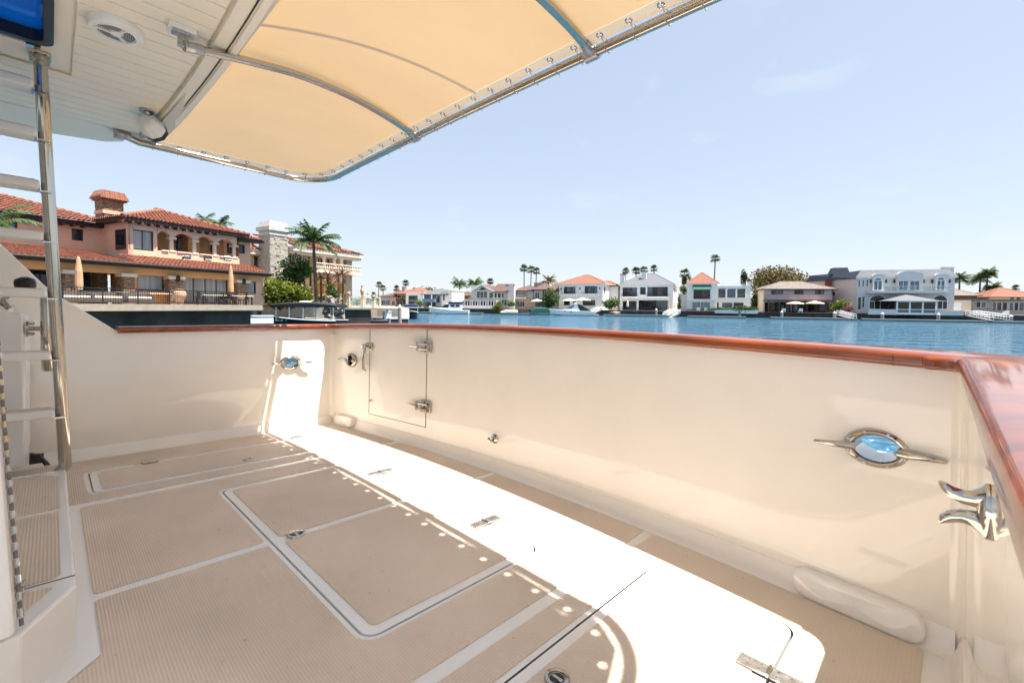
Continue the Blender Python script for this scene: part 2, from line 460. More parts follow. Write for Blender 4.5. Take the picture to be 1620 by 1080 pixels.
# ---- transom door (outlined by flat dark strips painting the seam's shade), hinges, latch
def on_transom(x, z, off=0): return (x, yT(x)-off, z)
door = []
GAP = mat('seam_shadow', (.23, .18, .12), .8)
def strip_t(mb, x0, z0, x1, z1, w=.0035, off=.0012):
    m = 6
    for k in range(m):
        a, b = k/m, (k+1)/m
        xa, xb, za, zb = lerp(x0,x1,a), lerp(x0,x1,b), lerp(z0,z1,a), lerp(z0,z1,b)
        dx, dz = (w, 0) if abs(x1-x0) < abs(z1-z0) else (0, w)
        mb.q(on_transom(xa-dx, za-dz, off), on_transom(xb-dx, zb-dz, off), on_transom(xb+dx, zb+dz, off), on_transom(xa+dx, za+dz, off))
dx0, dx1, dz0 = -3.79, -3.0, .165
mb = MB()
rings = [[(x, yT(x)-.0026, dz0), (x, yT(x)-.0026, zR(x)+.002), (x, yT(x)+.01, zR(x)+.002), (x, yT(x)+.01, dz0)] for x in [lerp(dx0+.006, dx1-.006, k/8) for k in range(9)]]
door = MB().loft(rings).build('transom_door', GEL, yacht, smooth=30, bevel=.001)
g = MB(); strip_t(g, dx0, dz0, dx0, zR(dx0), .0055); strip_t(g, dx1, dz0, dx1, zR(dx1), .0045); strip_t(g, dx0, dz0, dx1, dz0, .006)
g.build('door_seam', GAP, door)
def strap_hinge(zc):
    y = yT(-3.0)
    a = MB().box(-3.055, -3.006, y-.022, y-.009, zc-.045, zc+.045).box(-2.994, -2.93, y-.016, y-.0005, zc-.045, zc+.045)
    o = a.build('hinge_plate', CHROME, door, bevel=.004)
    b = MB()
    for dz in (-.02, .02): b.tube([(-2.95, y-.026, zc+dz), (-3.08, y-.032, zc+dz)], .008, 8)
    b.tube([(-3.085, y-.034, zc-.035), (-3.085, y-.034, zc+.035)], .010, 10)
    b.tube([(-3.085, y-.034, zc), (-3.17, y-.040, zc+.003), (-3.205, y-.045, zc)], [.012, .008, .004], 8)
    b.build('hinge_arm', CHROME, door)
strap_hinge(.805); strap_hinge(.33)
y = yT(-3.79)
b = MB().lathe([(.034, 0), (.034, .008), (.026, .014), (.012, .02), (.012, .05), (.02, .052), (.018, .06), (.001, .062)], (-3.83, y, .775), (0,-1,0), 18).lathe([(.034, 0), (.034, .008), (.026, .016), (.01, .02)], (-3.765, y-.008, .775), (0,-1,0), 18)
b.build('door_latch', CHROME, door)
MB().tube([(-3.80, y-.045, .80), (-3.795, y-.05, .72), (-3.815, y-.05, .66), (-3.815, y-.048, .57), (-3.80, y-.03, .552)], [.012, .012, .011, .011, .01], 10).build('latch_handle', CHROME, door)
MB().lathe([(.012, 0), (.012, .01), (.004, .012), (.004, .02), (.001, .021)], (-3.755, yT(-3.755)-.008, .285), (0,-1,0), 10, sx=.6).build('door_stop', CHROME, door)
# drain fitting on the transom
y = yT(-2.224)
MB().lathe([(.032, 0), (.032, .006), (.022, .014), (.012, .018), (.014, .045), (.018, .05), (.016, .06), (.001, .062)], (-2.224, y, .215), (0,-1,0), 18).tube([(-2.25, y-.05, .20), (-2.20, y-.05, .235)], .009, 8).build('hose_fitting', CHROME, yacht)

# ---- hawse holes with horns
def hawse(c, ax, along, name='hawse_hole'):
    c, ax, al = Vector(c), Vector(ax), Vector(along)
    mb = MB()
    mb.lathe([(.044, .17), (.044, .0), (.0475, -.017), (.053, -.02), (.060, -.014), (.066, -.004), (.067, .002)], c, ax, 32, False, 1.42, al)
    o = mb.build(name, CHROME, yacht, smooth=60)
    zu = Vector((0, 0, 1))
    for s in (-1, 1):
        p = c + al*(s*.066) - ax*.016
        h = MB().tube([p - al*s*.006, p + al*(s*.02) - ax*.012, p + al*(s*.06) - ax*.02, p + al*(s*.105) - ax*.024, p + al*(s*.110) - ax*.0245], [.016, .014, .010, .007, .003], 10)
        h.build('horn', CHROME, o, smooth=60)
    sc = MB()
    for k in range(8):
        t = 2*PI*(k+.5)/8
        sc.lathe([(.005, 0), (.0042, .002), (.001, .0026)], c + al*(.0575*1.42*math.cos(t)) + zu*(.0575*math.sin(t)) - ax*.0165, -ax, 8)
    sc.build('screw', BRUSH, o, kind='stuff')
    return o
hawse(HR, (0,1,0), (1,0,0))['label'] = 'large oval hawse hole near the right corner of the transom'
hawse(HT, (0,1,0), (1,0,0))['label'] = 'hawse hole beside the transom door'
hawse(HL, (-1,0,0), (0,1,0))['label'] = 'oval hawse hole on the far left bulwark'
# ---- horn cleat on the right bulwark
cl = Vector((XR, .80, .780))
mb = MB().lathe([(.017, 0), (.017, .004), (.014, .008), (.010, .012)], cl, (-1,0,0), 24, True, 2.0, (0,0,1))
cleat = mb.build('cleat', CHROME, yacht, smooth=60)
for s in (-1, 1):
    h = MB().tube([cl + Vector((-.003, 0, s*.016)), cl + Vector((-.014, 0, s*.012)), cl + Vector((-.024, 0, s*.012)), cl + Vector((-.034, 0, s*.0155)), cl + Vector((-.041, 0, s*.021)), cl + Vector((-.045, 0, s*.026))], [.0135, .010, .0085, .0075, .0055, .002], 14)
    h.build('horn', CHROME, cleat, smooth=70)

# ---- step, its panels, and the cabin door edge
ST = .2
stp = [(-3.34, .063), (-1.87, .063), (-1.67, -.045), (-1.5, -.9), (-3.34, -.9)]
step = MB().extr([(x, y, 0) for x, y in stp], (0, 0, ST)).build('step', GELW, yacht, smooth=0, bevel=.008)
sheet('step_flange', GELW, step, [[(-3.30, .05), (-3.22, .105), (-1.79, .112), (-1.60, -.07), (-1.42, -.9), (-1.6, -.9), (-1.8, 0)]], .0075, .006)
panel([rpoly([(-3.30,-.6,0), (-2.66,-.6,0), (-2.66,.035,.012), (-3.20,.035,.012), (-3.27,-.02,.012)])], step, ST+.004)
panel([rpoly([(-2.615,-.6,0), (-1.955,-.6,0), (-1.955,.03,.03), (-2.615,.03,.012)])], step, ST+.004)
panel([rpoly([(-1.925,-.6,0), (-1.73,-.6,0), (-1.76,-.055,.01), (-1.90,.02,.015)])], step, ST+.004)
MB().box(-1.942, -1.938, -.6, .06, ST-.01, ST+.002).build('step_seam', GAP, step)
MB().box(-1.99, -1.945, -.075, -.045, ST+.003, ST+.012).box(-1.935, -1.895, -.075, -.045, ST+.003, ST+.012).build('hinge', CHROME, step, bevel=.003)
A, B = Vector((-1.69, -.05, ST+.012)), Vector((-1.95, -.103, .78))
T = B + (B-A)*2.2
dr = MB().extr([A, T, T + Vector((.2, -.6, 0)), A + Vector((.2, -.6, 0))], (.04, -.006, 0)).build('cabin_door', GELW, yacht, smooth=0, bevel=.006)
mb, mk = MB(), MB()
nn = 96
for k in range(nn):
    a, b_ = A.lerp(T, k/nn), A.lerp(T, (k+.88)/nn)
    (mb if k % 2 else mk).tube([a + Vector((.0, .006, 0)), b_ + Vector((0, .006, 0))], .0062 if k % 2 else .0045, 8)
mb.build('piano_hinge', CHROME, dr); mk.build('hinge_knuckle', mat('hinge_gap', (.16, .145, .13), .6), dr)
# ---- side console with control lever
con = MB().extr(rpoly([(-.6,.2,0), (-.09,.2,.0), (-.105,1.0,.03), (-.15,1.0,.02), (-.17,1.06,.02), (-.6,1.06,0)], 4) and [(-3.52, y, z) for y, z in rpoly([(-.6,.2,0), (-.085,.2,.0), (-.10,1.02,.025), (-.155,1.02,.0), (-.17,1.06,.0), (-.6,1.06,0)], 4)], (-.8, 0, 0)).build('console', GELW, yacht, smooth=40, bevel=.012)
MB().tube([(-3.6, -.2, 1.06), (-3.56, -.15, 1.12), (-3.52, -.115, 1.165)], .012, 10).build('lever', CHROME, con)
MB().lathe([(.001, -.042), (.026, -.036), (.037, -.012), (.037, .012), (.026, .036), (.001, .042)], (-3.51, -.098, 1.172), (0.25, 1, .1), 16).build('lever_knob', BLACK, con, smooth=60)
MB().lathe([(.03, 0), (.03, .015), (.012, .02)], (-3.56, -.2, 1.05), n=14).tube([(-3.54, -.20, 1.06), (-3.53, -.17, 1.075), (-3.53, -.15, 1.04)], .018, 10).build('lever_base', CHROME, con)
gr = MB().lathe([(.045, 0), (.045, .01), (.02, .012)], (-3.56, -.095, .935), (0,1,0), 16)
for k in range(6):
    t = 2*PI*k/6; gr.lathe([(.009, 0), (.008, .022), (.002, .026)], (-3.56+.033*math.cos(t), -.087, .935+.033*math.sin(t)), (0,1,0), 8)
gr.tube([(-3.56, -.09, .935), (-3.56, -.02, .935)], .013, 10)
gr.tube([(-3.56, -.02, 1.12), (-3.56, -.016, .93), (-3.56, -.010, .715), (-3.56, -.010, .70)], [.024, .026, .026, .016], 14)
gr.build('grab_handle', CHROME, con)
MB().box(-3.58, -3.56, -.075, -.02, ST, ST+.05).tube([(-3.6, -.07, ST+.05), (-3.5, -.04, ST+.06), (-3.45, -.01, ST+.01)], .008, 8).tube([(-3.62, -.05, ST+.03), (-3.52, -.03, ST+.045), (-3.47, 0, ST+.005)], .006, 8).build('cable_fitting', BLACK, con)

# ---- boarding ladder up to the flybridge
def lx(z): return lerp(-3.34, -3.2, (z-.2)/2.08)
def ly(z): return lerp(.062, -.053, (z-.2)/2.08)
ladder = empty('ladder'); ladder.parent = yacht
pth = [(lx(z), ly(z), z) for z in (2.27, 1.6, 1.0, .5, .27)] + [(lx(.2)-.005, ly(.2)-.002, .215), (lx(.2)-.012, ly(.2)-.03, .18)]
MB().tube(pth, .0255, 16).build('side_rail', CHROME, ladder, smooth=60)
MB().tube([(p[0], p[1]-.55, p[2]) for p in pth], .0255, 16).build('side_rail', CHROME, ladder, smooth=60)
for z in (.51, .805, 1.115, 1.395, 1.64, 1.885, 2.11):
    x, y = lx(z), ly(z)
    pr = rpoly([(-.06,-.021,.008), (.06,-.021,.008), (.06,.021,.01), (-.06,.021,.01)], 4)
    t = MB().extr([(x+.02+a, y-.028, z+b) for a, b in pr], (0, -.49, 0)).build('rung', PLAST, ladder, smooth=40, bevel=.012)
    MB().box(x-.03, x+.07, y-.5, y-.045, z+.0205, z+.0235).build('tread', NONSKID, t)
    MB().box(x-.0, x+.05, y-.03, y+.012, z-.029, z-.022).build('rung_bracket', CHROME, t)
ZC = 2.2; ZT = 2.28
MB().box(-3.25, -3.15, -.09, -.014, ZT-.012, ZT).build('ladder_plate', CHROME, ladder, bevel=.003)
b = MB()
for dx in (-.035, .035):
    for dy in (-.026, .026): b.lathe([(.008, 0), (.006, .004), (.001, .005)], (-3.2+dx, -.052+dy, ZT-.012), (0,0,-1), 8)
b.lathe([(.036, 0), (.036, .03), (.031, .04)], (-3.2, -.053, ZT-.05), n=14).build('plate_screw', BRUSH, ladder)

# ---- overhead: plank-lined underside of the flybridge
def yA(x): return .545 - .030*(x - XM)**2          # aft edge of the overhead
over = MB()
ks = [lerp(-4.0, -.36, k/20) for k in range(21)]
poly = [(-4.22, -1.2), (-.14, -1.2)] + [(x, yA(x)+.0) for x in reversed(ks)]
poly = [(-4.2, -.6), (-4.09, .05), (-4.01, .30), (-4.0, .43)] + [(x, yA(x)) for x in ks if x > -3.93] + [(-.36, .3), (-.2, -1.2), (-4.3, -1.2)]
hh = rrect(-2.845, -1.75, -.75, -.02, .05)
over = sheet('overhead', OVER, yacht, [poly, hh], ZC, 0)
top = sheet('overhead_top', GELW, over, [poly, hh], ZC+.16, .16)
GRV = mat('plank_groove', (.30, .27, .23), .7)
w = .0935
x = -3.78
while x < -.45:
    x1 = x + w
    y1 = min(yA(x), yA(x1)) - .085
    y0 = -1.15 if x1 < -3.06 else .055
    MB().box(x+.003, x1-.003, y0, y1, ZC-.011, ZC-.002).build('plank', OVER, over, smooth=0, bevel=.0035)
    x = x1
# fascia track at the aft edge
rings = []
for xx in ks[1:]:
    y = yA(xx)
    rings.append([(xx, y-.075, ZC-.004), (xx, y-.072, ZC-.024), (xx, y-.03, ZC-.026), (xx, y-.026, ZC-.022), (xx, y-.012, ZC-.022), (xx, y-.008, ZC-.030), (xx, y+.018, ZC-.030), (xx, y+.02, ZC+.01), (xx, y-.075, ZC+.01)])
MB().loft(rings).build('fascia_track', OVER, over, smooth=30)
MB().tube([(xx, yA(xx)-.019, ZC-.022) for xx in ks[1:]], .0035, 8).build('track_bead', RUBBER, over)
# side fascia (drooping outboard edge)
MB().loft([[(-4.3, -1.2, ZC-.01), (-4.3, -1.2, ZC-.055), (-4.22, -1.2, ZC-.05), (-3.82, -1.2, ZC-.004)],
           [(-4.09, .0, ZC+.01), (-4.09, .0, ZC-.04), (-4.03, .0, ZC-.035), (-3.80, .0, ZC-.004)],
           [(-4.04, .24, ZC+.01), (-4.04, .24, ZC-.032), (-3.99, .24, ZC-.03), (-3.80, .24, ZC-.004)],
           [(-3.99, .32, ZC+.01), (-3.99, .32, ZC-.02), (-3.96, .33, ZC-.018), (-3.80, .30, ZC-.004)]]).build('side_fascia', OVER, over, smooth=40)
# tinted flybridge hatch
ACR = mat('blue_acrylic', (.005, .11, .30), .08, coat=.6)
N_, L_, p_ = nodes_of(ACR)
t_ = N_.new('ShaderNodeBsdfTranslucent'); t_.inputs[0].default_value = (.01, .20, .48, 1)
g_ = N_.new('ShaderNodeBsdfTransparent'); g_.inputs[0].default_value = (.01, .20, .45, 1)
x1_ = N_.new('ShaderNodeMixShader'); x1_.inputs[0].default_value = .5; x2_ = N_.new('ShaderNodeMixShader'); x2_.inputs[0].default_value = .55
L_.new(t_.outputs[0], x1_.inputs[1]); L_.new(g_.outputs[0], x1_.inputs[2]); L_.new(p_.outputs[0], x2_.inputs[1]); L_.new(x1_.outputs[0], x2_.inputs[2]); L_.new(x2_.outputs[0], N_['Material Output'].inputs[0])
hat = MB().extr([(a, b, ZC+.03) for a, b in rrect(-2.83, -1.76, -.74, -.03, .045)], (0, 0, .012)).build('flybridge_hatch', ACR, over, smooth=0)
def frame_ring(o, i, z0, z1):
    mb = MB(); n_ = len(o)
    for k in range(n_):
        j = (k+1) % n_
        a, b, c, d = o[k], o[j], i[j], i[k]
        mb.q((*a, z0), (*b, z0), (*c, z0), (*d, z0)); mb.q((*a, z1), (*b, z1), (*c, z1), (*d, z1))
        mb.q((*a, z0), (*b, z0), (*b, z1), (*a, z1)); mb.q((*d, z0), (*c, z0), (*c, z1), (*d, z1))
    return mb
frame_ring(rrect(-2.86, -1.74, -.77, -.005, .06), rrect(-2.825, -1.765, -.735, -.035, .045), ZC-.02, ZC+.05).build('hatch_frame', BLACK, hat, smooth=0)
MB().tube([(-2.875, -.5, ZC-.012), (-2.875, -.06, ZC-.012)], .008, 8).box(-2.895, -2.865, -.09, -.045, ZC-.026, ZC-.012).build('hatch_catch', CHROME, hat)
# round speaker
sp = Vector((-2.455, .172, ZC-.011))
spk = MB().lathe([(.090, 0), (.089, .022), (.083, .03), (.066, .032), (.064, .026), (.001, .022)], sp, (0,0,-1), 36).build('speaker', PLAST, over, smooth=40)
rg = MB().ring([sp + Vector((.066*math.cos(2*PI*k/32), .066*math.sin(2*PI*k/32), -.032)) for k in range(32)], .003)
rg.lathe([(.02, 0), (.018, .004), (.001, .005)], sp + Vector((.0, .0, -.03)), (0,0,-1), 16)
for k in range(3):
    t = 2*PI*k/3 + .5; rg.tube([sp + Vector((.012*math.cos(t), .012*math.sin(t), -.031)), sp + Vector((.064*math.cos(t), .064*math.sin(t), -.031))], .004, 6)
rg.build('speaker_grille', PLAST, spk)
sl = MB()
for k in range(3):
    t0 = 2*PI*k/3 + .5
    for r_ in (.027, .034, .041, .048, .055):
        m = 8
        for j in range(m):
            a0, a1 = t0 + .2 + (2*PI/3-.4)*j/m, t0 + .2 + (2*PI/3-.4)*(j+1)/m
            sl.q(*[sp + Vector((rr*math.cos(a), rr*math.sin(a), -.0285)) for rr, a in ((r_, a0), (r_+.0035, a0), (r_+.0035, a1), (r_, a1))])
sl.build('speaker_slot', BLACK, spk, smooth=0, fix=False)
# small white camera housing with a black band
lp = Vector((-3.36, .40, ZC))
cm_ = MB().tube([lp + Vector((.05, -.03, -.01)), lp + Vector((.03, -.02, -.05)), lp + Vector((.0, 0, -.07))], .012, 8).lathe([(.035, 0), (.035, .012)], lp + Vector((.05, -.03, -.022)), n=14).build('camera_bracket', BRUSH, over)
d_ = Vector((-.75, .55, -.25)).normalized()
MB().lathe([(.03, -.075), (.048, -.06), (.062, .0), (.060, .03)], lp + Vector((0, 0, -.085)), d_, 8).build('camera_housing', PLAST, cm_, smooth=25, bevel=.006)
MB().lathe([(.0595, .0305), (.0615, .032), (.060, .055), (.05, .06), (.001, .06)], lp + Vector((0, 0, -.085)), d_, 8).build('camera_face', BLACK, cm_, smooth=25)

# the overhead was laid out on a plane 2.2 above the deck; meshes scaled about the camera to bring it to 2.28
KO = 1.0667
for o in [over] + list(over.children_recursive):
    o.data.transform(Matrix.Translation((0, 0, 1)) @ Matrix.Scale(KO, 4) @ Matrix.Translation((0, 0, -1)))
ZC = ZT
# ---- awning on its steel frame
def zc(x): return 2.300 - .0205*(x+2.35)**2
AX0, AX1 = -4.10, .06
YE = 1.745
def yE(x): return YE + .055*math.cos((x-XM)/2.1*PI/2) - .03
def zf(x, y):
    t = max(0, min(1, (y-.5)/1.25))
    ef = min(1, (x-AX0)/.9, (AX1-x)/.9); ef = max(0, ef)*(2-max(0, ef))
    return zc(x) + ef*(.068*math.sin(PI*t) - .045*(1-t)**2)
def outline(ins, nseg=10):
    """left side, rounded corner, aft edge, rounded corner, right side (open path)"""
    r = max(.04, .30 - ins); pts = []
    xl, xr = AX0 + ins, AX1 - ins
    for k in range(14): pts.append((xl, lerp(.42, yE(xl) - ins - r, k/14)))
    cx_, cy_ = xl + r, yE(xl) - ins - r
    for k in range(nseg): a = PI - PI/2*k/nseg; pts.append((cx_ + r*math.cos(a), cy_ + r*math.sin(a)))
    for k in range(31):
        x = lerp(xl + r, xr - r, k/30); pts.append((x, yE(x) - ins - (yE(xl+r)-yE(xl))*(1-math.sin(PI*k/30))))
    for k in range(1, nseg+1): a = PI/2 - PI/2*k/nseg; pts.append((xr - r + r*math.cos(a), cy_ + r*math.sin(a)))
    for k in range(1, 15): pts.append((xr, lerp(cy_, .42, k/14)))
    return pts
def fore(x): return .608 - .026*(x+2.0)**2
awn = empty('awning'); awn.parent = yacht
tube_path = [(x, y, zf(x, y) - .005) for x, y in outline(0)]
MB().tube([(AX0+.02, .34, 2.25)] + tube_path, .0235, 12).build('frame_tube', CHROME, awn, smooth=60)
# fabric: ruled between the fore edge and the inner outline
INS = .085
ol = outline(INS)
rings = []
m = 14
for (x, y) in ol:
    rings.append((x, y))
fx = []
N1 = len(ol)
verts, faces = [], []
for (x, y) in ol:
    xf = x; yf = fore(x)
    for k in range(m+1):
        yy = lerp(min(yf, y), y, k/m); verts.append((xf, yy, zf(xf, yy) + .012))
for i in range(N1-1):
    if abs(ol[i][0]-ol[i+1][0]) < 1e-6: continue
    for k in range(m):
        a = i*(m+1)+k; faces.append((a, a+m+1, a+m+2, a+1))
fm = MB(); fm.v, fm.f = verts, faces
fab = fm.build('fabric', AWN, awn, smooth=60)
# hem with real lacing holes
def resample(pts, d):
    P = [Vector((*p, 0)) for p in pts]; Ls = [0]
    for a, b in zip(P, P[1:]): Ls.append(Ls[-1] + (b-a).length)
    nn_ = int(Ls[-1]/d); out = []; j = 0
    for k in range(nn_+1):
        t = Ls[-1]*k/nn_
        while j < len(Ls)-2 and Ls[j+1] < t: j += 1
        u = (t-Ls[j])/max(1e-9, Ls[j+1]-Ls[j]); out.append(P[j].lerp(P[j+1], u))
    return out
mid = resample(outline(.058), .145)
hem, lace, grom = MB(), MB(), MB()
wh = .028
def P3(v, dz=.0): return (v.x, v.y, zf(v.x, v.y) + .010 + dz)
nrm = []
for k in range(len(mid)):
    t = (mid[min(k+1, len(mid)-1)] - mid[max(0, k-1)]).normalized(); nrm.append(Vector((-t.y, t.x, 0)))
for k in range(len(mid)-1):
    a, b = mid[k], mid[k+1]; na, nb = nrm[k], nrm[k+1]
    c = (a+b)/2; nc = (na+nb).normalized(); tt = (b-a).normalized(); hr = .0115
    # boundary of the cell: outer a -> c -> b, then inner b -> c -> a ; hole at the middle
    wo_ = lambda j: wh + .004 + .004*math.sin(j*1.7) + .003*math.sin(j*.45)
    bd = [a+na*wo_(k), a*.6+b*.4+nc*wo_(k+.4), a*.4+b*.6+nc*wo_(k+.6), b+nb*wo_(k+1), b-nb*wh, a*.4+b*.6-nc*wh, a*.6+b*.4-nc*wh, a-na*wh]
    ho = []
    for q in bd:
        d = (q-c); ho.append(c + (tt*max(-1, min(1, d.dot(tt)/.02)) + nc*(1 if d.dot(nc) > 0 else -1)*(.6 if abs(d.dot(tt)) > .03 else 1.0)).normalized()*hr)
    for i in range(8):
        j = (i+1) % 8; hem.q(P3(bd[i]), P3(bd[j]), P3(ho[j]), P3(ho[i]))
    grom.ring([P3(c + (tt*math.cos(2*PI*i/10) + nc*math.sin(2*PI*i/10))*.0135, -.002) for i in range(10)], .0032, 5)
    # lacing loop from the eyelet over the tube
    o = c + nc*.062
    z0 = zf(o.x, o.y) - .005; zc_ = zf(c.x, c.y) + .008
    lace.tube([(c.x, c.y, zc_), (c + nc*.03).to_tuple()[:2] + (zc_-.014,), (o - nc*.018).to_tuple()[:2] + (z0-.022,), (o + nc*.012).to_tuple()[:2] + (z0-.026,), (o + nc*.027).to_tuple()[:2] + (z0,), (o + nc*.01).to_tuple()[:2] + (z0+.027,), (c + nc*.02).to_tuple()[:2] + (zc_+.01,), (c.x, c.y, zc_+.002)], .0017, 5)
hem.build('hem', HEM, fab, smooth=0, fix=False)
grom.build('eyelet', CHROME, fab, kind='stuff')
LACE = mat('lacing_cord', (.55, .44, .30), .7)
lace.build('lacing', LACE, awn, kind='stuff')
# fore border strip of doubled cloth and a seam band
bs = MB()
for k in range(40):
    xa, xb = lerp(AX0+.1, AX1-.1, k/40), lerp(AX0+.1, AX1-.1, (k+1)/40)
    bs.q(*[(x, fore(x)+d, zf(x, fore(x)+d) + .006) for x, d in ((xa, -.07), (xb, -.07), (xb, .022), (xa, .022))])
bs.build('fore_border', HEM, fab, smooth=60, fix=False)
sb = MB()
for k in range(16):
    ya, yb = lerp(.61, 1.69, k/16), lerp(.61, 1.69, (k+1)/16)
    xa, xb = lerp(-2.19, -1.97, k/16), lerp(-2.19, -1.97, (k+1)/16)
    sb.q(*[(x+d, y, zf(x, y) + .009) for x, y, d in ((xa, ya, -.012), (xa, ya, .012), (xb, yb, .012), (xb, yb, -.012))])
sb.build('seam_band', SEAM, fab, smooth=60, fix=False)
def bow(pts):
    P = [Vector(p) for p in pts]; a = P[0]
    path = []
    for i in range(len(P)-1):
        p0, p1, p2, p3 = P[max(0, i-1)], P[i], P[i+1], P[min(len(P)-1, i+2)]
        for k in range(6):
            t = k/6; path.append((p1*2 + (p2-p0)*t + (p0*2-p1*5+p2*4-p3)*t*t + (p1*3-p0-p2*3+p3)*t**3)*.5)
    path.append(P[-1])
    o = MB().tube(path, .019, 12).build('bow', CHROME, awn, smooth=60)
    d = (path[1]-path[0]).normalized()
    MB().box(a.x-.036, a.x+.036, a.y-.085, a.y+.015, ZC-.034, ZC-.011).build('bracket_pad', PLAST, o, bevel=.004)
    MB().box(a.x-.024, a.x+.024, a.y-.07, a.y-.005, ZC-.044, ZC-.034).box(a.x-.007, a.x+.007, a.y-.05, a.y-.008, a.z-.015, ZC-.04).tube([a - d*.03, a + d*.045], .0235, 12).build('bracket', BRUSH, o, bevel=.003)
    e = (path[-1]-path[-2]).normalized()
    MB().tube([path[-1]-e*.07, path[-1]-e*.01], .0235, 12).tube([path[-1] + Vector((-.035, 0, -.004)), path[-1] + Vector((.035, 0, -.004))], .030, 12).build('bow_clamp', BRUSH, o)
bow([(-2.42, .42, 2.198), (-2.47, .68, 2.263), (-2.52, .938, 2.315), (-2.58, 1.255, 2.335), (-2.64, 1.546, 2.320), (-2.69, yE(-2.69), zf(-2.69, yE(-2.69))-.005)])
bow([(-1.17, .42, 2.185), (-1.18, .68, 2.25), (-1.19, .938, 2.295), (-1.20, 1.255, 2.318), (-1.21, 1.546, 2.302), (-1.22, yE(-1.22), zf(-1.22, yE(-1.22))-.005)])
for sx in (AX0+.03, AX1-.03):
    MB().box(sx-.02, sx+.02, .28, .33, 2.22, ZC).tube([(sx, .30, 2.252), (sx, .37, 2.246)], .027, 12).build('bracket', BRUSH, awn, bevel=.003)
# ---- cabin bulkhead forward and outer hull below, out of the picture
MB().box(-4.3, -1.75, -1.2, -1.05, 0, ZC-.1).build('cabin_bulkhead', GELW, yacht, smooth=0)
MB().loft([[(-4.5, -6, -1.9), (.18, -6, -1.9), (.18, -6, -.3), (-4.5, -6, -.3)], [(-4.5, 1.6, -1.9), (.18, 1.6, -1.9), (.18, 1.6, -.3), (-4.5, 1.6, -.3)]]).build('hull', GELW, yacht, smooth=0)
bpy.context.view_layer.update()

# ================================================================== WATER, LAND
def water_mat():
    m = mat('harbour_water', (.035, .11, .175), .05, spec=.5)
    N, L, p = nodes_of(m)
    p.inputs['IOR'].default_value = 1.33
    tc = N.new('ShaderNodeTexCoord')
    prev = None
    for sc, st, di, sx in ((.28, .8, .9, 1.25), (1.0, .75, .30, 1.2), (4, .3, .035, 1.1)):
        mp = N.new('ShaderNodeMapping'); mp.inputs['Scale'].default_value = (sc, sc*sx, sc)
        mp.inputs['Rotation'].default_value = (0, 0, .25*sc)
        L.new(tc.outputs['Object'], mp.inputs[0])
        no = N.new('ShaderNodeTexNoise'); no.inputs['Scale'].default_value = 1; no.inputs['Detail'].default_value = 3; no.inputs['Roughness'].default_value = .6
        L.new(mp.outputs[0], no.inputs['Vector'])
        b = N.new('ShaderNodeBump'); b.inputs['Strength'].default_value = st; b.inputs['Distance'].default_value = di*2
        L.new(no.outputs[0], b.inputs['Height'])
        if prev: L.new(prev.outputs[0], b.inputs['Normal'])
        prev = b
    L.new(prev.outputs[0], p.inputs['Normal'])
    return m
w_ = MB(); gx = [-700, -300, -120, -60, -20, 20, 60, 120, 240, 500, 900]; gy = [-300, -60, -20, 20, 60, 110, 160, 260]
for a, b in zip(gx, gx[1:]):
    for c, d in zip(gy, gy[1:]): w_.q((a,c,0), (b,c,0), (b,d,0), (a,d,0))
w_.build('water', water_mat(), None, smooth=0)['kind'] = 'structure'
CONC = mat('concrete', (.26, .22, .18), .85, var=.25, vscale=1.5, bump=.2, bscale=8)
CONCW = mat('pale_coping', (.34, .285, .22), .8, var=.12, vscale=3)
DARKW = mat('wet_seawall', (.045, .042, .036), .8, var=.5, vscale=.8, bump=.3, bscale=5)
PAVE = mat('ground_paving', (.32, .28, .23), .9, var=.2, vscale=.3)
shore = [(600,150), (700,142), (830,136), (960,130), (1110,122), (1250,115), (1400,109), (1500,105), (1620,98), (1760,90)]
SH = [((px-810)/FPX*D, D+3.2) for px, D in shore]
SH = [(-260, 235), (-75, 170)] + SH + [(190, 70), (300, 60)]
def shoreY(x):
    for (a, b), (c, d) in zip(SH, SH[1:]):
        if a <= x <= c: return lerp(b, d, (x-a)/(c-a))
    return SH[-1][1]
GZ = 1.55
g = MB()
for (a, b), (c, d) in zip(SH, SH[1:]): g.q((a,b,GZ), (c,d,GZ), (c*2.5, 3500, GZ), (a*2.5, 3500, GZ))
g.q((-260,235,GZ), (-650,3500,GZ), (-4000,3500,GZ), (-2500,235,GZ))
g.build('ground', PAVE, None, smooth=0)['kind'] = 'structure'
sw = MB()
for (a, b), (c, d) in zip(SH, SH[1:]):
    sw.extr([(a,b,-1.5), (c,d,-1.5), (c,d+.4,-1.5), (a,b+.4,-1.5)], (0,0,1.5+GZ-.14))
tag(sw.build('seawall', DARKW, None, smooth=0), 'long dark seawall along the far shore under the houses', 'seawall')
cp = MB()
for (a, b), (c, d) in zip(SH, SH[1:]): cp.extr([(a,b-.15,GZ-.14), (c,d-.15,GZ-.14), (c,d+.5,GZ-.14), (a,b+.5,GZ-.14)], (0,0,.16))
cp.build('coping', CONCW, bpy.data.objects['seawall'], smooth=0)

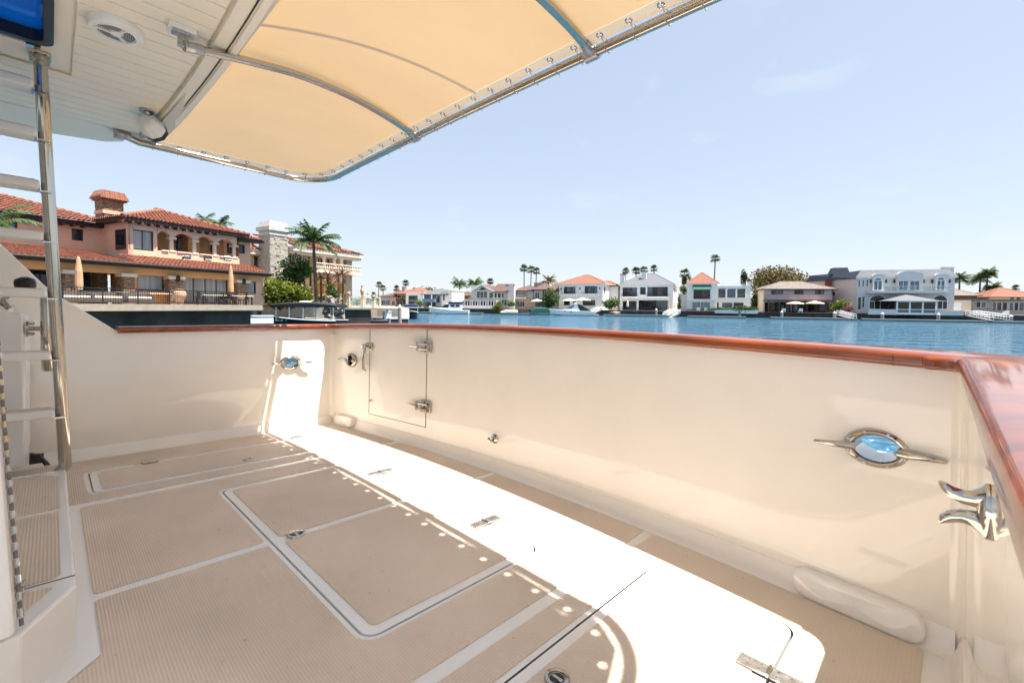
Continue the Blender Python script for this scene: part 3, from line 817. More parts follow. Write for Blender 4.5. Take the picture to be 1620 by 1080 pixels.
# ------------------------------------------------------------------ house kit
def zt(ox, oy, k): return lambda X, Y: (ox + X/k, oy + Y/k)
z1, z2, z3 = zt(0, 280, 4.697), zt(260, 320, 5.0625), zt(380, 440, 5.0625)
z4, z5, z6, z7 = zt(580, 420, 5.4), zt(800, 390, 5.4), zt(1060, 390, 5.786), zt(1300, 390, 5.0625)
STW = mat('white_stucco', (.80, .78, .75), .8, var=.05, vscale=.6)
STC = mat('cream_stucco', (.66, .56, .42), .85, var=.06, vscale=.6)
STP = mat('pink_stucco', (.66, .52, .45), .85, var=.05, vscale=.5)
STL = mat('pale_mauve_and_shaded_stucco', (.60, .57, .56), .85, var=.05, vscale=.5)  # own tone of some walls; on the pink mansion it paints the front's shade
STG = mat('grey_siding', (.34, .33, .33), .8, var=.1, vscale=.8)
STT = mat('tan_stucco', (.45, .33, .24), .85, var=.1, vscale=.8)
PEACH = mat('peach_stucco', (.74, .47, .33), .85, var=.10, vscale=.9, bump=.15, bscale=20)
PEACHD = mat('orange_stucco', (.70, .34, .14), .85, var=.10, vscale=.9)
OCHRE = mat('ochre_stucco', (.62, .44, .23), .85, var=.10, vscale=.8)
WHT = mat('white_trim', (.80, .80, .78), .5)
CREAMT = mat('cream_stone_trim', (.70, .58, .46), .7, var=.1, vscale=3)
BRN = mat('brown_timber', (.11, .050, .035), .7, var=.25, vscale=2)
DKBR = mat('dark_brown_timber', (.035, .020, .016), .7, var=.3, vscale=2)
DKF = mat('dark_window_frame', (.02, .02, .022), .4)
GLASSC = mat('window_with_blind', (.10, .10, .10), .1, spec=.4, col2=(.02, .024, .028), vscale=.9, stretch=(.6, 1, 1.6))
GLASS = mat('window_glass', (.012, .018, .024), .04, spec=.45, var=.5, vscale=.4)
GLASSB = mat('blue_window_glass', (.03, .07, .12), .04, spec=.9, var=.5, vscale=.3)
CURT = mat('curtained_glass', (.36, .37, .36), .12, spec=.6, col2=(.16, .19, .20), vscale=1, stretch=(5, 1, .12))
GREEN_C = mat('green_canvas', (.008, .10, .07), .7)
NAVY = mat('navy_canvas', (.012, .02, .08), .6)
BLKC = mat('black_canvas', (.02, .021, .024), .6)
CANV = mat('cream_canvas', (.75, .66, .50), .8)
def tile_mat(name, c1, c2, per=.3, wave=True, rough=.8):
    m = mat(name, c1, rough, col2=c2, vscale=2.2, detail=6)
    if wave:
        N, L, p = nodes_of(m)
        tc = N.new('ShaderNodeTexCoord'); wv = N.new('ShaderNodeTexWave'); wv.bands_direction = 'X'
        wv.inputs['Scale'].default_value = 1/per*.32; wv.inputs['Distortion'].default_value = .4
        L.new(tc.outputs['Object'], wv.inputs['Vector'])
        bp = N.new('ShaderNodeBump'); bp.inputs['Strength'].default_value = .8; bp.inputs['Distance'].default_value = .12
        L.new(wv.outputs[1], bp.inputs['Height']); L.new(bp.outputs[0], p.inputs['Normal'])
    return m
TILE = tile_mat('terracotta_tiles', (.26, .085, .045), (.12, .036, .02), wave=False)
TILEF = tile_mat('terracotta_roofing', (.28, .105, .062), (.19, .065, .038), .33)
TILEB = tile_mat('brown_roofing', (.13, .072, .06), (.085, .045, .038), .5)
SHING = tile_mat('wood_shingles', (.19, .155, .13), (.085, .07, .06), .5, False)
SLATE = tile_mat('grey_shingles', (.135, .14, .155), (.09, .095, .105), .5, False)
BSLATE = tile_mat('blue_slate', (.035, .045, .075), (.02, .028, .05), .5, False)
BRICK = mat('red_brick', (.20, .05, .035), .8, var=.3, vscale=3)

class House:
    def __init__(s, name, label, T, X, D, phi, cat='house', group=None):
        s.T = T; p = at(*T(X, 500), D)
        s.o = Vector((p.x, p.y)); s.a = rad(-phi)
        s.e = Vector((math.cos(s.a), math.sin(s.a))); s.n = Vector((-math.sin(s.a), math.cos(s.a)))
        s.root = tag(empty(name, (p.x, p.y, 0), s.a), label, cat, group)
    def loc(s, px, py, off=0):
        d = ray(px, py); dh = Vector((d.x, d.y))
        t = (off + s.o.dot(s.n)) / dh.dot(s.n)
        q = dh*t - s.o
        return q.dot(s.e), HC + d.z*t
    def h(s, X, Y, off=0): return s.loc(*s.T(X, Y), off)
    def rect(s, X0, X1, Y0, Y1, off=0):
        xm, ym = (X0+X1)/2, (Y0+Y1)/2
        return s.h(X0, ym, off)[0], s.h(X1, ym, off)[0], s.h(xm, Y1, off)[1], s.h(xm, Y0, off)[1]
    def part(s, name, mb, m, parent=None, **k): return mb.build(name, m, parent or s.root, **{'smooth': 0, **k})
    def block(s, X0, X1, Y0, Y1, m, depth=9, off=0, wins=(), base=None, top=None):
        """walls: front with real openings, sides, back; windows set back in them"""
        x0, x1, z0, z1_ = s.rect(X0, X1, Y0, Y1, off)
        if base is not None: z0 = base
        if top is not None: z1_ = top
        rs = []
        for w in wins: rs.append(s.rect(*w[:4], off))
        xs_ = sorted({x0, x1, *[v for r in rs for v in r[:2] if x0 < v < x1]}); zs = sorted({z0, z1_, *[v for r in rs for v in r[2:4] if z0 < v < z1_]})
        mb = MB()
        for a, b in zip(xs_, xs_[1:]):
            for c, d in zip(zs, zs[1:]):
                cx_, cz_ = (a+b)/2, (c+d)/2
                if any(r[0] < cx_ < r[1] and r[2] < cz_ < r[3] for r in rs): continue
                mb.q((a, off, c), (b, off, c), (b, off, d), (a, off, d))
        for r in rs:
            a, b, c, d = r; q = off+.28
            mb.q((a,off,c), (a,off,d), (a,q,d), (a,q,c)); mb.q((b,off,c), (b,off,d), (b,q,d), (b,q,c))
            mb.q((a,off,c), (b,off,c), (b,q,c), (a,q,c)); mb.q((a,off,d), (b,off,d), (b,q,d), (a,q,d))
        y1 = off+depth
        mb.q((x0,off,z0), (x0,off,z1_), (x0,y1,z1_), (x0,y1,z0)); mb.q((x1,off,z0), (x1,off,z1_), (x1,y1,z1_), (x1,y1,z0))
        mb.q((x0,y1,z0), (x1,y1,z0), (x1,y1,z1_), (x0,y1,z1_)); mb.q((x0,off,z1_), (x1,off,z1_), (x1,y1,z1_), (x0,y1,z1_))
        o = s.part('wall', mb, m)
        for w, r in zip(wins, rs): s.window(*r, off+.16, *w[4:])
        return x0, x1, z0, z1_
    def window(s, a, b, c, d, y, nx=2, ny=1, fm=None, gm=None, arch=False):
        fm = fm or WHT; gm = gm or GLASS; gm0 = gm
        f = .07 if (b-a) < 4 else .09; mb = MB()
        mb.box(a, a+f, y-.06, y+.06, c, d).box(b-f, b, y-.06, y+.06, c, d).box(a+f, b-f, y-.06, y+.06, c, c+f).box(a+f, b-f, y-.06, y+.06, d-f, d)
        for k in range(1, nx): x = lerp(a, b, k/nx); mb.box(x-f*.4, x+f*.4, y-.045, y+.045, c+f, d-f)
        for k in range(1, ny): z = lerp(c, d, k/ny); mb.box(a+f, b-f, y-.035, y+.035, z-f*.3, z+f*.3)
        wo_ = s.part('window', mb, fm)
        if ny == 1 and nx <= 5:
            for k in range(nx):
                x, x2 = lerp(a+f, b-f, k/nx), lerp(a+f, b-f, (k+1)/nx)
                gm = gm0 if gm0 is CURT else random.choice((gm0, gm0, GLASS, GLASSB, GLASSC))
                s.part('pane', MB().q((x,y,c+f), (x2,y,c+f), (x2,y,d-f), (x,y,d-f)), gm, wo_, fix=False)
        else: s.part('pane', MB().q((a+f,y,c+f), (b-f,y,c+f), (b-f,y,d-f), (a+f,y,d-f)), gm, wo_, fix=False)
        return wo_
    def surf(s, X0, X1, Y0, Y1, off, nx=2, ny=1, fm=None, gm=None):   # window standing proud of a wall
        return s.window(*s.rect(X0, X1, Y0, Y1, off), off-.07, nx, ny, fm, gm)
    def boxp(s, name, X0, X1, Y0, Y1, off, depth, m, parent=None, **k):
        x0, x1, z0, z1_ = s.rect(X0, X1, Y0, Y1, off)
        return s.part(name, MB().box(x0, x1, off, off+depth, z0, z1_), m, parent, **k)
    def hip(s, x0, x1, y0, y1, ze, rise, m, over=.6, gable=False, name='roof', fas=None):
        x0 -= over; x1 += over; y0 -= over; y1 += over; w = (y1-y0)/2; t = .22
        ins = 0 if gable else min(w*.95, (x1-x0)/2*.98)
        A, B, C, D_ = (x0,y0,ze), (x1,y0,ze), (x1,y1,ze), (x0,y1,ze)
        R1, R2 = (x0+ins, y0+w, ze+rise), (x1-ins, y0+w, ze+rise)
        mb = MB().q(A, B, R2, R1).q(C, D_, R1, R2).q(B, C, R2).q(D_, A, R1)
        o = s.part(name, mb, m)
        f = MB().box(x0+.03, x1-.03, y0+.03, y1-.03, ze-t, ze-.01)
        s.part('eave', f, fas or DKBR, o)
        rc = MB()
        for a, b in ((R1, R2), (A, R1), (B, R2)):
            if Vector(a) != Vector(b): rc.tube([Vector(a), Vector(b)], .11, 5)
        s.part('ridge_cap', rc, m, o)
        return o
    def rail(s, X0, X1, Y0, Y1, off, m, n=12, glass=False, solid=None):
        x0, x1, z0, z1_ = s.rect(X0, X1, Y0, Y1, off); mb = MB()
        mb.box(x0, x1, off-.03, off+.03, z1_-.06, z1_).box(x0, x1, off-.02, off+.02, z0, z0+.05)
        for k in range(n+1):
            x = lerp(x0, x1, k/n); mb.box(x-.02, x+.02, off-.02, off+.02, z0, z1_)
        o = s.part('railing', mb, m)
        if glass or solid: s.part('railing_panel', MB().box(x0, x1, off-.008, off+.008, z0+.08, z1_-.08), solid or CLEAR, o)
        return o
    def chimney(s, X0, X1, Y0, Y1, off, m, cap=None, d=1.0):
        x0, x1, z0, z1_ = s.rect(X0, X1, Y0, Y1, off)
        o = s.part('chimney', MB().box(x0, x1, off, off+d, z0-1.5, z1_-.25), m)
        s.part('chimney_cap', MB().box(x0-.12, x1+.12, off-.12, off+d+.12, z1_-.25, z1_), cap or m, o)
CLEAR = bpy.data.materials.new('clear_glass'); CLEAR.use_nodes = True
_N, _L, _p = nodes_of(CLEAR); _p.inputs['Roughness'].default_value = .03; _p.inputs['Base Color'].default_value = (.5, .6, .6, 1)
_t = _N.new('ShaderNodeBsdfTransparent'); _t.inputs[0].default_value = (.86, .92, .92, 1); _x = _N.new('ShaderNodeMixShader'); _x.inputs[0].default_value = .78
_L.new(_p.outputs[0], _x.inputs[1]); _L.new(_t.outputs[0], _x.inputs[2]); _L.new(_x.outputs[0], _N['Material Output'].inputs[0])

# ------------------------------------------------------------------ far shore houses, left to right
FRG = 'houses along the far shore'
def H(name, label, T, X, D, phi=22): return House(name, label, T, X, D, phi, 'house', FRG)
h = H('small_house', 'small grey far house with pale gable behind the beige covered boat', z4, 160, 190)
b = h.block(118, 205, 262, 352, STG, 8, wins=[(130,160,295,335,2,1,WHT,GLASSB), (165,195,295,335,2,1,WHT,GLASSB)], base=GZ)
h.hip(b[0], b[1], 0, 8, b[3], 1.2, TILEB, .4)
h = H('tan_house', 'tan far house with orange hipped roof and two chimneys', z4, 290, 184)
b = h.block(205, 250, 262, 352, STT, 8, wins=[(215,240,300,340,2,1)], base=GZ)
h.hip(b[0], b[1], 0, 8, b[3], 3.0, TILEB, .4, gable=False)
b = h.block(250, 500, 240, 352, STT, 14, .5, wins=[(262,292,250,275,1), (300,330,248,278,2), (258,332,290,340,3)], base=GZ)
h.hip(b[0], b[1], 0, 14, b[3], 2.6, TILEF, .6)
h.chimney(302, 324, 180, 240, 5, STT); h.chimney(396, 416, 186, 240, 5, STP)
h.boxp('balcony', 252, 305, 278, 300, -.8, 1.3, BRN)
h = H('modern_house', 'white flat-roofed modern house with one tall dark window wall', z4, 410, 168)
b = h.block(337, 486, 234, 352, STW, 11, wins=[(357,436,256,342,3,1,DKF,GLASS)], base=GZ)
h.boxp('parapet', 333, 490, 228, 236, -.15, 11.3, WHT)
h.rail(360, 436, 290, 310, -.1, DKF, 6, True)
h = H('beach_house', 'low grey-roofed house with pale blue balcony and white gable wall', z4, 600, 158)
b = h.block(486, 640, 246, 352, STG, 9, wins=[(497,550,252,290,2,1,DKF,GLASSB), (560,592,252,290,2,1,DKF,GLASSB), (600,625,255,320,1,1,WHT,GLASS), (500,590,305,345,3,1,DKF)], base=GZ)
h.hip(b[0], b[1]+2, 0, 9, b[3], 2.1, SLATE, .8)
b = h.block(640, 728, 210, 352, STW, 9, wins=[(652,668,250,298,1,1,DKF,GLASSB)], base=GZ)
h.boxp('parapet', 636, 732, 205, 212, -.15, 9.3, WHT)
h.chimney(700, 722, 196, 225, 2, STW)
h.boxp('balcony', 474, 582, 284, 312, -1.6, 1.6, mat('blue_panel', (.16, .27, .45), .4))
for X in (478, 550): h.boxp('post', X, X+6, 250, 352, -1.5, .25, WHT)
h = H('brown_roof_house', 'low brown-roofed house half hidden behind the white fishing yacht', z4, 810, 172)
b = h.block(735, 895, 256, 352, STT, 10, wins=[(770,810,262,282,2), (830,870,262,282,2)], base=GZ)
h.hip(b[0], b[1], 0, 10, b[3], 1.7, TILEB, .7)
# --- glass gabled house
h = H('gabled_glass_house', 'grey gabled house with tall white-framed gable windows and glazed sunroom', z4, 1000, 150, 20)
b = h.block(895, 1085, 216, 352, STG, 10, wins=[(938,1030,212+8,278,3,3,WHT,GLASS), (1045,1080,230,278,1,2,WHT,GLASS), (940,1030,292,345,3,1)], base=GZ)
xa, xb = b[0]-.5, b[1]+.6; xm = (xa+xb)/2; zp = h.h(995, 160)[1]; ze = b[3]
h.part('gable', MB().extr([(b[0],0.001,ze), (b[1],0.001,ze), (xm,0.001,zp-.25)], (0,.3,0)), STG)
h.part('gable_window', MB().extr([(xm-1.3,-.06,ze+.25), (xm+1.3,-.06,ze+.25), (xm,-.06,zp-.9)], (0,.05,0)), GLASS)
ro = h.part('roof', MB().q((xa,-.8,ze-.1), (xm,-.8,zp), (xm,10,zp), (xa,10,ze-.1)).q((xb,-.8,ze-.1), (xm,-.8,zp), (xm,10,zp), (xb,10,ze-.1)), TILEB)
h.part('barge_board', MB().extr([(xa,-.85,ze-.1), (xm,-.85,zp), (xm,-.85,zp-.35), (xa+.4,-.85,ze-.3)], (0,.12,0)).extr([(xb,-.85,ze-.1), (xm,-.85,zp), (xm,-.85,zp-.35), (xb-.4,-.85,ze-.3)], (0,.12,0)), WHT, ro)
b = h.block(1085, 1205, 222, 352, STG, 9, -.3, wins=[(1090,1112,230,278,1,1,WHT,GLASS), (1116,1146,230,278,1,1,WHT,GLASS), (1152,1172,230,278,1,1,WHT,GLASS), (1090,1112,290,340,1,1,WHT,GLASS), (1116,1146,290,340,1,1,WHT,GLASS), (1152,1195,290,340,2,1,WHT,GLASS)], base=GZ)
h.hip(b[0], b[1], -.3, 9, b[3], 2.6, TILEB, .5, gable=True)
h.block(1205, 1258, 176, 352, STL, 8, -.4, base=GZ)
h.chimney(1192, 1212, 158, 225, 3, STG); h.chimney(893, 946, 170, 225, 2, STW)
x0, x1, z0, z1_ = h.rect(815, 1110, 296, 372, -4)
mb = MB().box(x0, x1, -4, -.4, z1_-.2, z1_).box(x0, x1, -4, -3.85, GZ, GZ+.9)
for k in range(14): x = lerp(x0, x1-.2, k/13); mb.box(x, x+.22, -4.02, -3.8, GZ+.9, z1_-.2)
sun_ = h.part('sunroom', mb, WHT)
for k in range(13): h.part('pane', MB().q(*[(lerp(x0, x1-.2, (k+u)/13)+.2*(1-u), -3.9, z) for u, z in ((0,GZ+.9), (1,GZ+.9), (1,z1_-.2), (0,z1_-.2))]), GLASS if k % 3 else CURT, sun_, fix=False)
h.part('railing', MB().box(x0, x1, -5.6, -5.5, GZ+.85, GZ+.95).box(x0, x1, -5.6, -5.5, GZ+.1, GZ+.2), WHT)
# --- mauve roofed house
h = H('mauve_roof_house', 'brown and grey house with mauve tiled roof and striped window awning', z4, 1420, 146, 22)
b = h.block(1255, 1430, 214, 355, STT, 10, wins=[(1262,1355,236,268,4,1,DKF,GLASS), (1268,1348,306,352,4,1,WHT,GLASSB)], base=GZ)
h.hip(b[0], b[1]+1, 0, 10, b[3], 1.9, TILEB, .8)
h.boxp('window_awning', 1262, 1360, 268, 284, -1.2, 1.2, CANV); h.boxp('striped_blind', 1266, 1352, 242, 262, -.12, .06, mat('blue_stripe', (.25, .36, .42), .6))
b = h.block(1430, 1545, 204, 355, STG, 10, -.8, wins=[(1438,1475,230,282,2,1,WHT,GLASS), (1500,1535,200+8,275,2,1,WHT,GLASS), (1440,1530,300,352,3,1,DKF)], base=GZ)
h.hip(b[0], b[1], -.8, 9, b[3], 2.3, TILEB, .7)
b = h.block(1545, 1640, 212, 355, STG, 10, .3, wins=[(1560,1600,240,285,2,1,WHT,GLASS)], base=GZ)
h.hip(b[0], b[1], .3, 10, b[3], 2.6, TILEB, .7)
h.rail(1425, 1560, 282, 300, -1.0, BRN, 10, True)
h.boxp('dormer', 1375, 1425, 204, 280, -.5, 3, STG)
h.chimney(1430, 1490, 146, 175, 6, STG)
# --- white house, orange roof
h = H('white_tiled_house', 'white two-storey house with orange hipped roof and two parapet balconies', z5, 830, 136, 27)
b = h.block(455, 830, 316, 522, STW, 13, wins=[(497,597,343,404,4,1,DKF,GLASS), (675,783,338,402,4,1,DKF,GLASS), (497,548,455,502,2,1,DKF,GLASS), (575,600,458,505,1,1,DKF,GLASS), (660,765,455,505,4,1,DKF,GLASS)], base=GZ)
h.hip(b[0], b[1], 0, 13, b[3], 3.0, TILEF, .7, fas=WHT)
for X0, X1, Y in ((468, 606, 403), (648, 792, 401)):
    h.boxp('balcony', X0, X1, Y, Y+30, -1.2, 1.2, STW); h.rail(X0, X1, Y-16, Y, -1.15, DKF, 14)
for X, Y in ((473, 362), (633, 358), (803, 355)): h.boxp('wall_lamp', X-4, X+4, Y-8, Y+8, -.25, .25, BLACK)
x1 = b[1]
w2_ = h.part('side_window', MB().box(x1, x1+.06, 1.2, 2.6, b[3]-2.9, b[3]-1.0), DKF); h.part('pane', MB().box(x1+.06, x1+.08, 1.3, 2.5, b[3]-2.8, b[3]-1.1), GLASS, w2_)
h.part('wall', MB().box(x1-6, x1+2.6, 8, 16, GZ, b[3]-.3), STW)
h.hip(x1-6, x1+2.6, 8, 16, b[3]-.3, 1.6, TILEF, .5)
# --- white house, grey roof
h = H('white_grey_roof_house', 'white two-storey house with grey hipped roof and two white chimneys', z5, 1430, 133, 25)
b = h.block(975, 1430, 326, 552, STW, 13, wins=[(998,1122,350,428,3,1,DKF,GLASS), (1148,1196,347,410,1,1,DKF,GLASSB), (1210,1385,345,426,4,1,DKF,GLASS), (1000,1118,466,545,3,1,DKF,GLASS), (1135,1386,455,546,5,1,DKF,GLASS)], base=GZ-.1)
h.hip(b[0], b[1], 0, 13, b[3], 3.7, SLATE, .6, fas=WHT)
for X0, X1 in ((985, 1130), (1196, 1392)): h.boxp('balcony_slab', X0, X1, 428, 436, -1, 1, WHT); h.rail(X0, X1, 402, 428, -.95, DKF, 16)
h.chimney(978, 1016, 234, 330, 2, STW, DKF); h.chimney(1160, 1200, 207, 300, 3, STW, DKF)
h.boxp('porch_roof', 985, 1390, 448, 458, -2.2, 2.2, WHT); h.boxp('porch_post', 1120, 1134, 458, 550, -2.0, .4, STW); h.boxp('porch_post', 1384, 1398, 458, 550, -2.0, .4, STC)
x1 = b[1]
for y0 in (2.0, 5.5, 9.0):
    for z0 in (GZ+.8, b[3]-2.7):
        w2_ = h.part('side_window', MB().box(x1, x1+.06, y0, y0+1.2, z0, z0+1.7), WHT); h.part('pane', MB().box(x1+.06, x1+.08, y0+.1, y0+1.1, z0+.1, z0+1.6), GLASS, w2_)
h.rail(985, 1392, 520, 550, -3.4, DKF, 30)
# --- white house with green awning
h = H('green_awning_house', 'white house with orange tower roof and dark green window awning', z6, 430, 126, 20)
b = h.block(158, 432, 336, 582, STW, 11, wins=[(215,368,393,480,4,1,DKF,GLASS), (205,365,508,578,3,1,DKF,GLASS)], base=GZ)
h.hip(b[0], b[1], 0, 11, b[3], 3.4, TILEF, .4, fas=WHT)
x0, x1, z0, z1_ = h.rect(208, 376, 350, 394, 0)
h.part('window_awning', MB().extr([(x0,-.02,z1_), (x0,-1.0,z0), (x0,-.02,z0+.05)], (x1-x0,0,0)), GREEN_C)
h.rail(205, 370, 450, 480, -.5, DKF, 14)
b = h.block(432, 705, 366, 582, STW, 10, .4, wins=[(440,510,383,470,1,1,WHT,GLASSB), (522,602,383,470,1,1,WHT,GLASSB), (613,692,383,470,1,1,WHT,GLASSB), (475,574,510,560,1,1,WHT,GLASS), (580,676,510,560,1,1,WHT,GLASS), (415,446,512,578,1,1,BRN,GLASS)], base=GZ)
h.boxp('cornice', 428, 712, 360, 372, -.1, 10.6, WHT); h.rail(430, 700, 345, 362, .2, WHT, 12)
h.boxp('balcony_slab', 428, 700, 470, 480, -.8, 1.2, WHT)
x0, x1, z0, z1_ = h.rect(700, 737, 318, 582, .6)
cx_ = h.part('chimney', MB().box(x0, x1, .6, 2, GZ, z1_), STW); h.part('chimney_cap', MB().extr([(x0-.2,.4,z1_), (x1+.2,.4,z1_), ((x0+x1)/2,.4,z1_+.9)], (0,1.8,0)), TILEF, cx_)
x0, x1, z0, z1_ = h.rect(150, 410, 493, 578, -3.5)
gb = h.part('glass_screen', MB().box(x0, x0+.08, -3.5, -3.42, GZ, z1_).box(x1-.08, x1, -3.5, -3.42, GZ, z1_).box((x0+x1)/2-.04, (x0+x1)/2+.04, -3.5, -3.42, GZ, z1_).box(x0, x1, -3.5, -3.42, z1_-.06, z1_), WHT)
for k in range(2): h.part('pane', MB().box(lerp(x0,x1,k/2)+.08, lerp(x0,x1,(k+1)/2)-.08, -3.48, -3.46, GZ+.1, z1_-.08), CLEAR, gb)
x0, x1, z0, z1_ = h.rect(105, 395, 585, 655, -5.5)
h.part('overhanging_deck', MB().extr([(x0+1.0,-5.5,GZ-.05), (x1,-5.5,GZ-.05), (x1,-5.5,.25), (x0,-5.5,.25)], (0,5,0)), DKBR)
h.boxp('deck_edge', 150, 400, 578, 588, -5.6, 2, BRN)
h.boxp('garden_wall', 410, 805, 577, 612, -3.2, .4, STW)
h.boxp('side_wing', 95, 158, 440, 600, 2, 8, STL)
# --- shingle roofed house
h = H('shingle_house', 'house with brown shingle roof, long brown balcony and timber porch posts', z6, 845, 122, 14)
b = h.block(870, 1478, 388, 492, mat('pinkish_siding', (.66, .56, .55), .8, var=.05, vscale=.6), 11, wins=[(925,1036,400,478,3,1,DKF,GLASSB), (1137,1222,398,438,3,1,DKF,GLASS), (1325,1412,398,438,3,1,DKF,GLASS)], base=GZ+2.6)
h.part('wall', MB().box(b[0]-.02, b[1], 3.0, 11, GZ, GZ+2.7), DKBR)
h.part('wall', MB().box(b[0]-.3, b[0]-.01, 0, 11.2, GZ, b[3]-.05), STC)
h.hip(b[0], b[1], 0, 11, b[3], 2.3, SHING, 1.1, fas=BRN)
x0, x1, z0, z1_ = h.rect(875, 1520, 488, 500, -2.4)
h.part('balcony_floor', MB().box(x0, x1, -2.4, 0, z0, z1_), BRN)
h.rail(875, 1486, 436, 490, -2.3, BRN, 6, solid=mat('mauve_panel', (.40, .28, .28), .8))
for X in (905, 1000, 1085, 1172, 1255, 1340, 1428, 1520): h.boxp('porch_post', X-5, X+5, 495, 602, -2.3, .3, BRN)
for k, X in enumerate((950, 1045, 1130, 1215, 1300, 1385)): h.surf(X-36, X+36, 510, 590, 2.95, 1, 1, DKBR, GLASS)
h.boxp('deck_edge', 870, 1525, 600, 610, -3.2, 3, BRN)
h.chimney(1430, 1481, 302, 370, 4, BRICK)
# --- big pink house
h = H('pink_mansion', 'large pale pink mansion with blue slate mansard roof and arched windows', z7, 285, 114, 18)
b = h.block(285, 1062, 244, 520, STL, 16, wins=[(290,318,405,505,1,2,WHT,GLASS), (325,345,400,490,1,2,WHT,GLASS), (378,512,445,500,2,1,WHT,GLASSB), (888,1010,445,500,2,1,WHT,GLASSB), (530,590,430,505,2,1,WHT,GLASS)], base=GZ)  # pink front given mauve stucco: its shade is put into the colour
x0, x1, zt_ = b[0], b[1], b[3]; x0_ = x0
h.part('wall', MB().extr([(x0-.0,0.02,GZ), (x0-6.5,16,GZ), (x0+3,16,GZ)], (0,0,zt_-GZ-.2)), STP)  # wing keeps the pink, the lit copy of the front's stucco
r1 = 1.9
mb = MB()
mb.loft([[(x0-.5,-.5,zt_), (x1+.5,-.5,zt_), (x1+.5,16,zt_), (x0-.5,16,zt_)], [(x0+.9,1.0,zt_+r1), (x1-.9,1.0,zt_+r1), (x1-.9,15,zt_+r1), (x0+.9,15,zt_+r1)]])
ro = h.part('roof', mb, SLATE)
h.part('roof', MB().extr([(x0-.3,-.3,zt_-.25), (x0-7.0,16.2,zt_-.25), (x0-6.2,16.2,zt_+1.6), (x0+.6,.8,zt_+1.7)], (1.0,.4,0)), BSLATE)
h.part('roof_turret', MB().loft([[(x0-3.4,8,zt_+1.4), (x0+1.0,8,zt_+1.4), (x0+1,11,zt_+1.4), (x0-3.4,11,zt_+1.4)], [(x0-2.6,8.5,zt_+3.2), (x0+.6,8.5,zt_+3.2), (x0+.6,11,zt_+3.2), (x0-2.6,11,zt_+3.2)]]), BSLATE)
h.part('cornice', MB().box(x0-.4, x1+.4, -.4, .2, zt_-.3, zt_-.02), WHT)
h.chimney(972, 1060, 163, 200, 6, STL, WHT); 
def arch_pts(xa, xb, z0, zs, zc_, y, n=14):
    return [(xa,y,z0)] + [((xa+xb)/2 - (xb-xa)/2*math.cos(PI*k/n), y, zs + (zc_-zs)*math.sin(PI*k/n)) for k in range(n+1)] + [(xb,y,z0)]
def bay(X0, X1, Ytop, Ys, Yb, off, m):
    xa, xb, z0, zc_ = h.rect(X0, X1, Ytop, Yb, off); zs = h.h((X0+X1)/2, Ys, off)[1]
    o = h.part('bay', MB().extr(arch_pts(xa, xb, z0, zs, zc_, off), (0, 1.5-off, 0)), m)
    up = arch_pts(xa-.25, xb+.25, zs, zs+.02, zc_+.28, off-.2)[1:-1]; lo = arch_pts(xa, xb, zs, zs-.02, zc_, off-.2)[1:-1]
    hd = MB()
    for i in range(len(up)-1): hd.extr([up[i], up[i+1], lo[i+1], lo[i]], (0, .5, 0))
    h.part('bay_hood', hd, WHT, o); return o
def arched_window(X0, X1, Ytop, Ys, Yb, off, nx=2, gm=None):
    xa, xb, z0, zc_ = h.rect(X0, X1, Ytop, Yb, off); zs = h.h((X0+X1)/2, Ys, off)[1]
    y = off-.06; o_ = arch_pts(xa, xb, z0, zs, zc_, y); i_ = arch_pts(xa+.16, xb-.16, z0+.12, zs, zc_-.16, y)
    mb = MB()
    for k in range(len(o_)):
        j = (k+1) % len(o_); mb.extr([o_[k], o_[j], i_[j], i_[k]], (0, .12, 0))
    mb.box(xa, xb, y-.02, y+.1, zs-.08, zs+.08)
    for k in range(1, nx): x = lerp(xa, xb, k/nx); mb.box(x-.06, x+.06, y-.02, y+.1, z0, zs)
    o = h.part('arched_window', mb, WHT); h.part('pane', MB().q(*[(p[0], y+.05, p[2]) for p in i_]), gm or GLASSB, o, fix=False)
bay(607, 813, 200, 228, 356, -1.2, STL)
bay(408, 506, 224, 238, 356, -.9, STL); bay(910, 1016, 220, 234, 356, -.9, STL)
h.surf(612, 690, 274, 351, -1.2, 2, 1, WHT, GLASSB); h.surf(704, 782, 274, 351, -1.2, 2, 1, WHT, GLASSB)
arched_window(414, 487, 248, 272, 351, -.9); arched_window(918, 990, 244, 270, 351, -.9)
arched_window(378, 514, 386, 436, 502, -.02, 3, GLASS); arched_window(886, 1010, 386, 436, 502, -.02, 3, GLASS)
for X in (298, 330, 362): h.surf(X-9, X+11, 266, 325, 0, 1, 1, WHT, GLASSB)
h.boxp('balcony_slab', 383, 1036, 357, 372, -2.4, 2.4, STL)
h.rail(495, 1012, 312, 356, -2.3, WHT, 8, True)
for X in (396, 518, 582, 820, 886, 1028): h.boxp('wall_lamp', X-6, X+6, 266, 290, -.3, .3, BLACK)
x0, x1, z0, z1_ = h.rect(597, 922, 436, 545, -6)
mb = MB().box(x0, x1, -6, -5.8, GZ-.2, GZ+.25).box(x0, x1, -6, -5.8, z1_-.25, z1_).box(x0, x1, -5.98, -5.85, GZ+.95, GZ+1.1)
for k in range(4): x = lerp(x0, x1-.3, k/3); mb.box(x, x+.3, -6.02, -5.75, GZ, z1_)
mb.box(x0, x0+.2, -6, 0, z1_-.25, z1_)
cs = h.part('conservatory', mb, WHT)
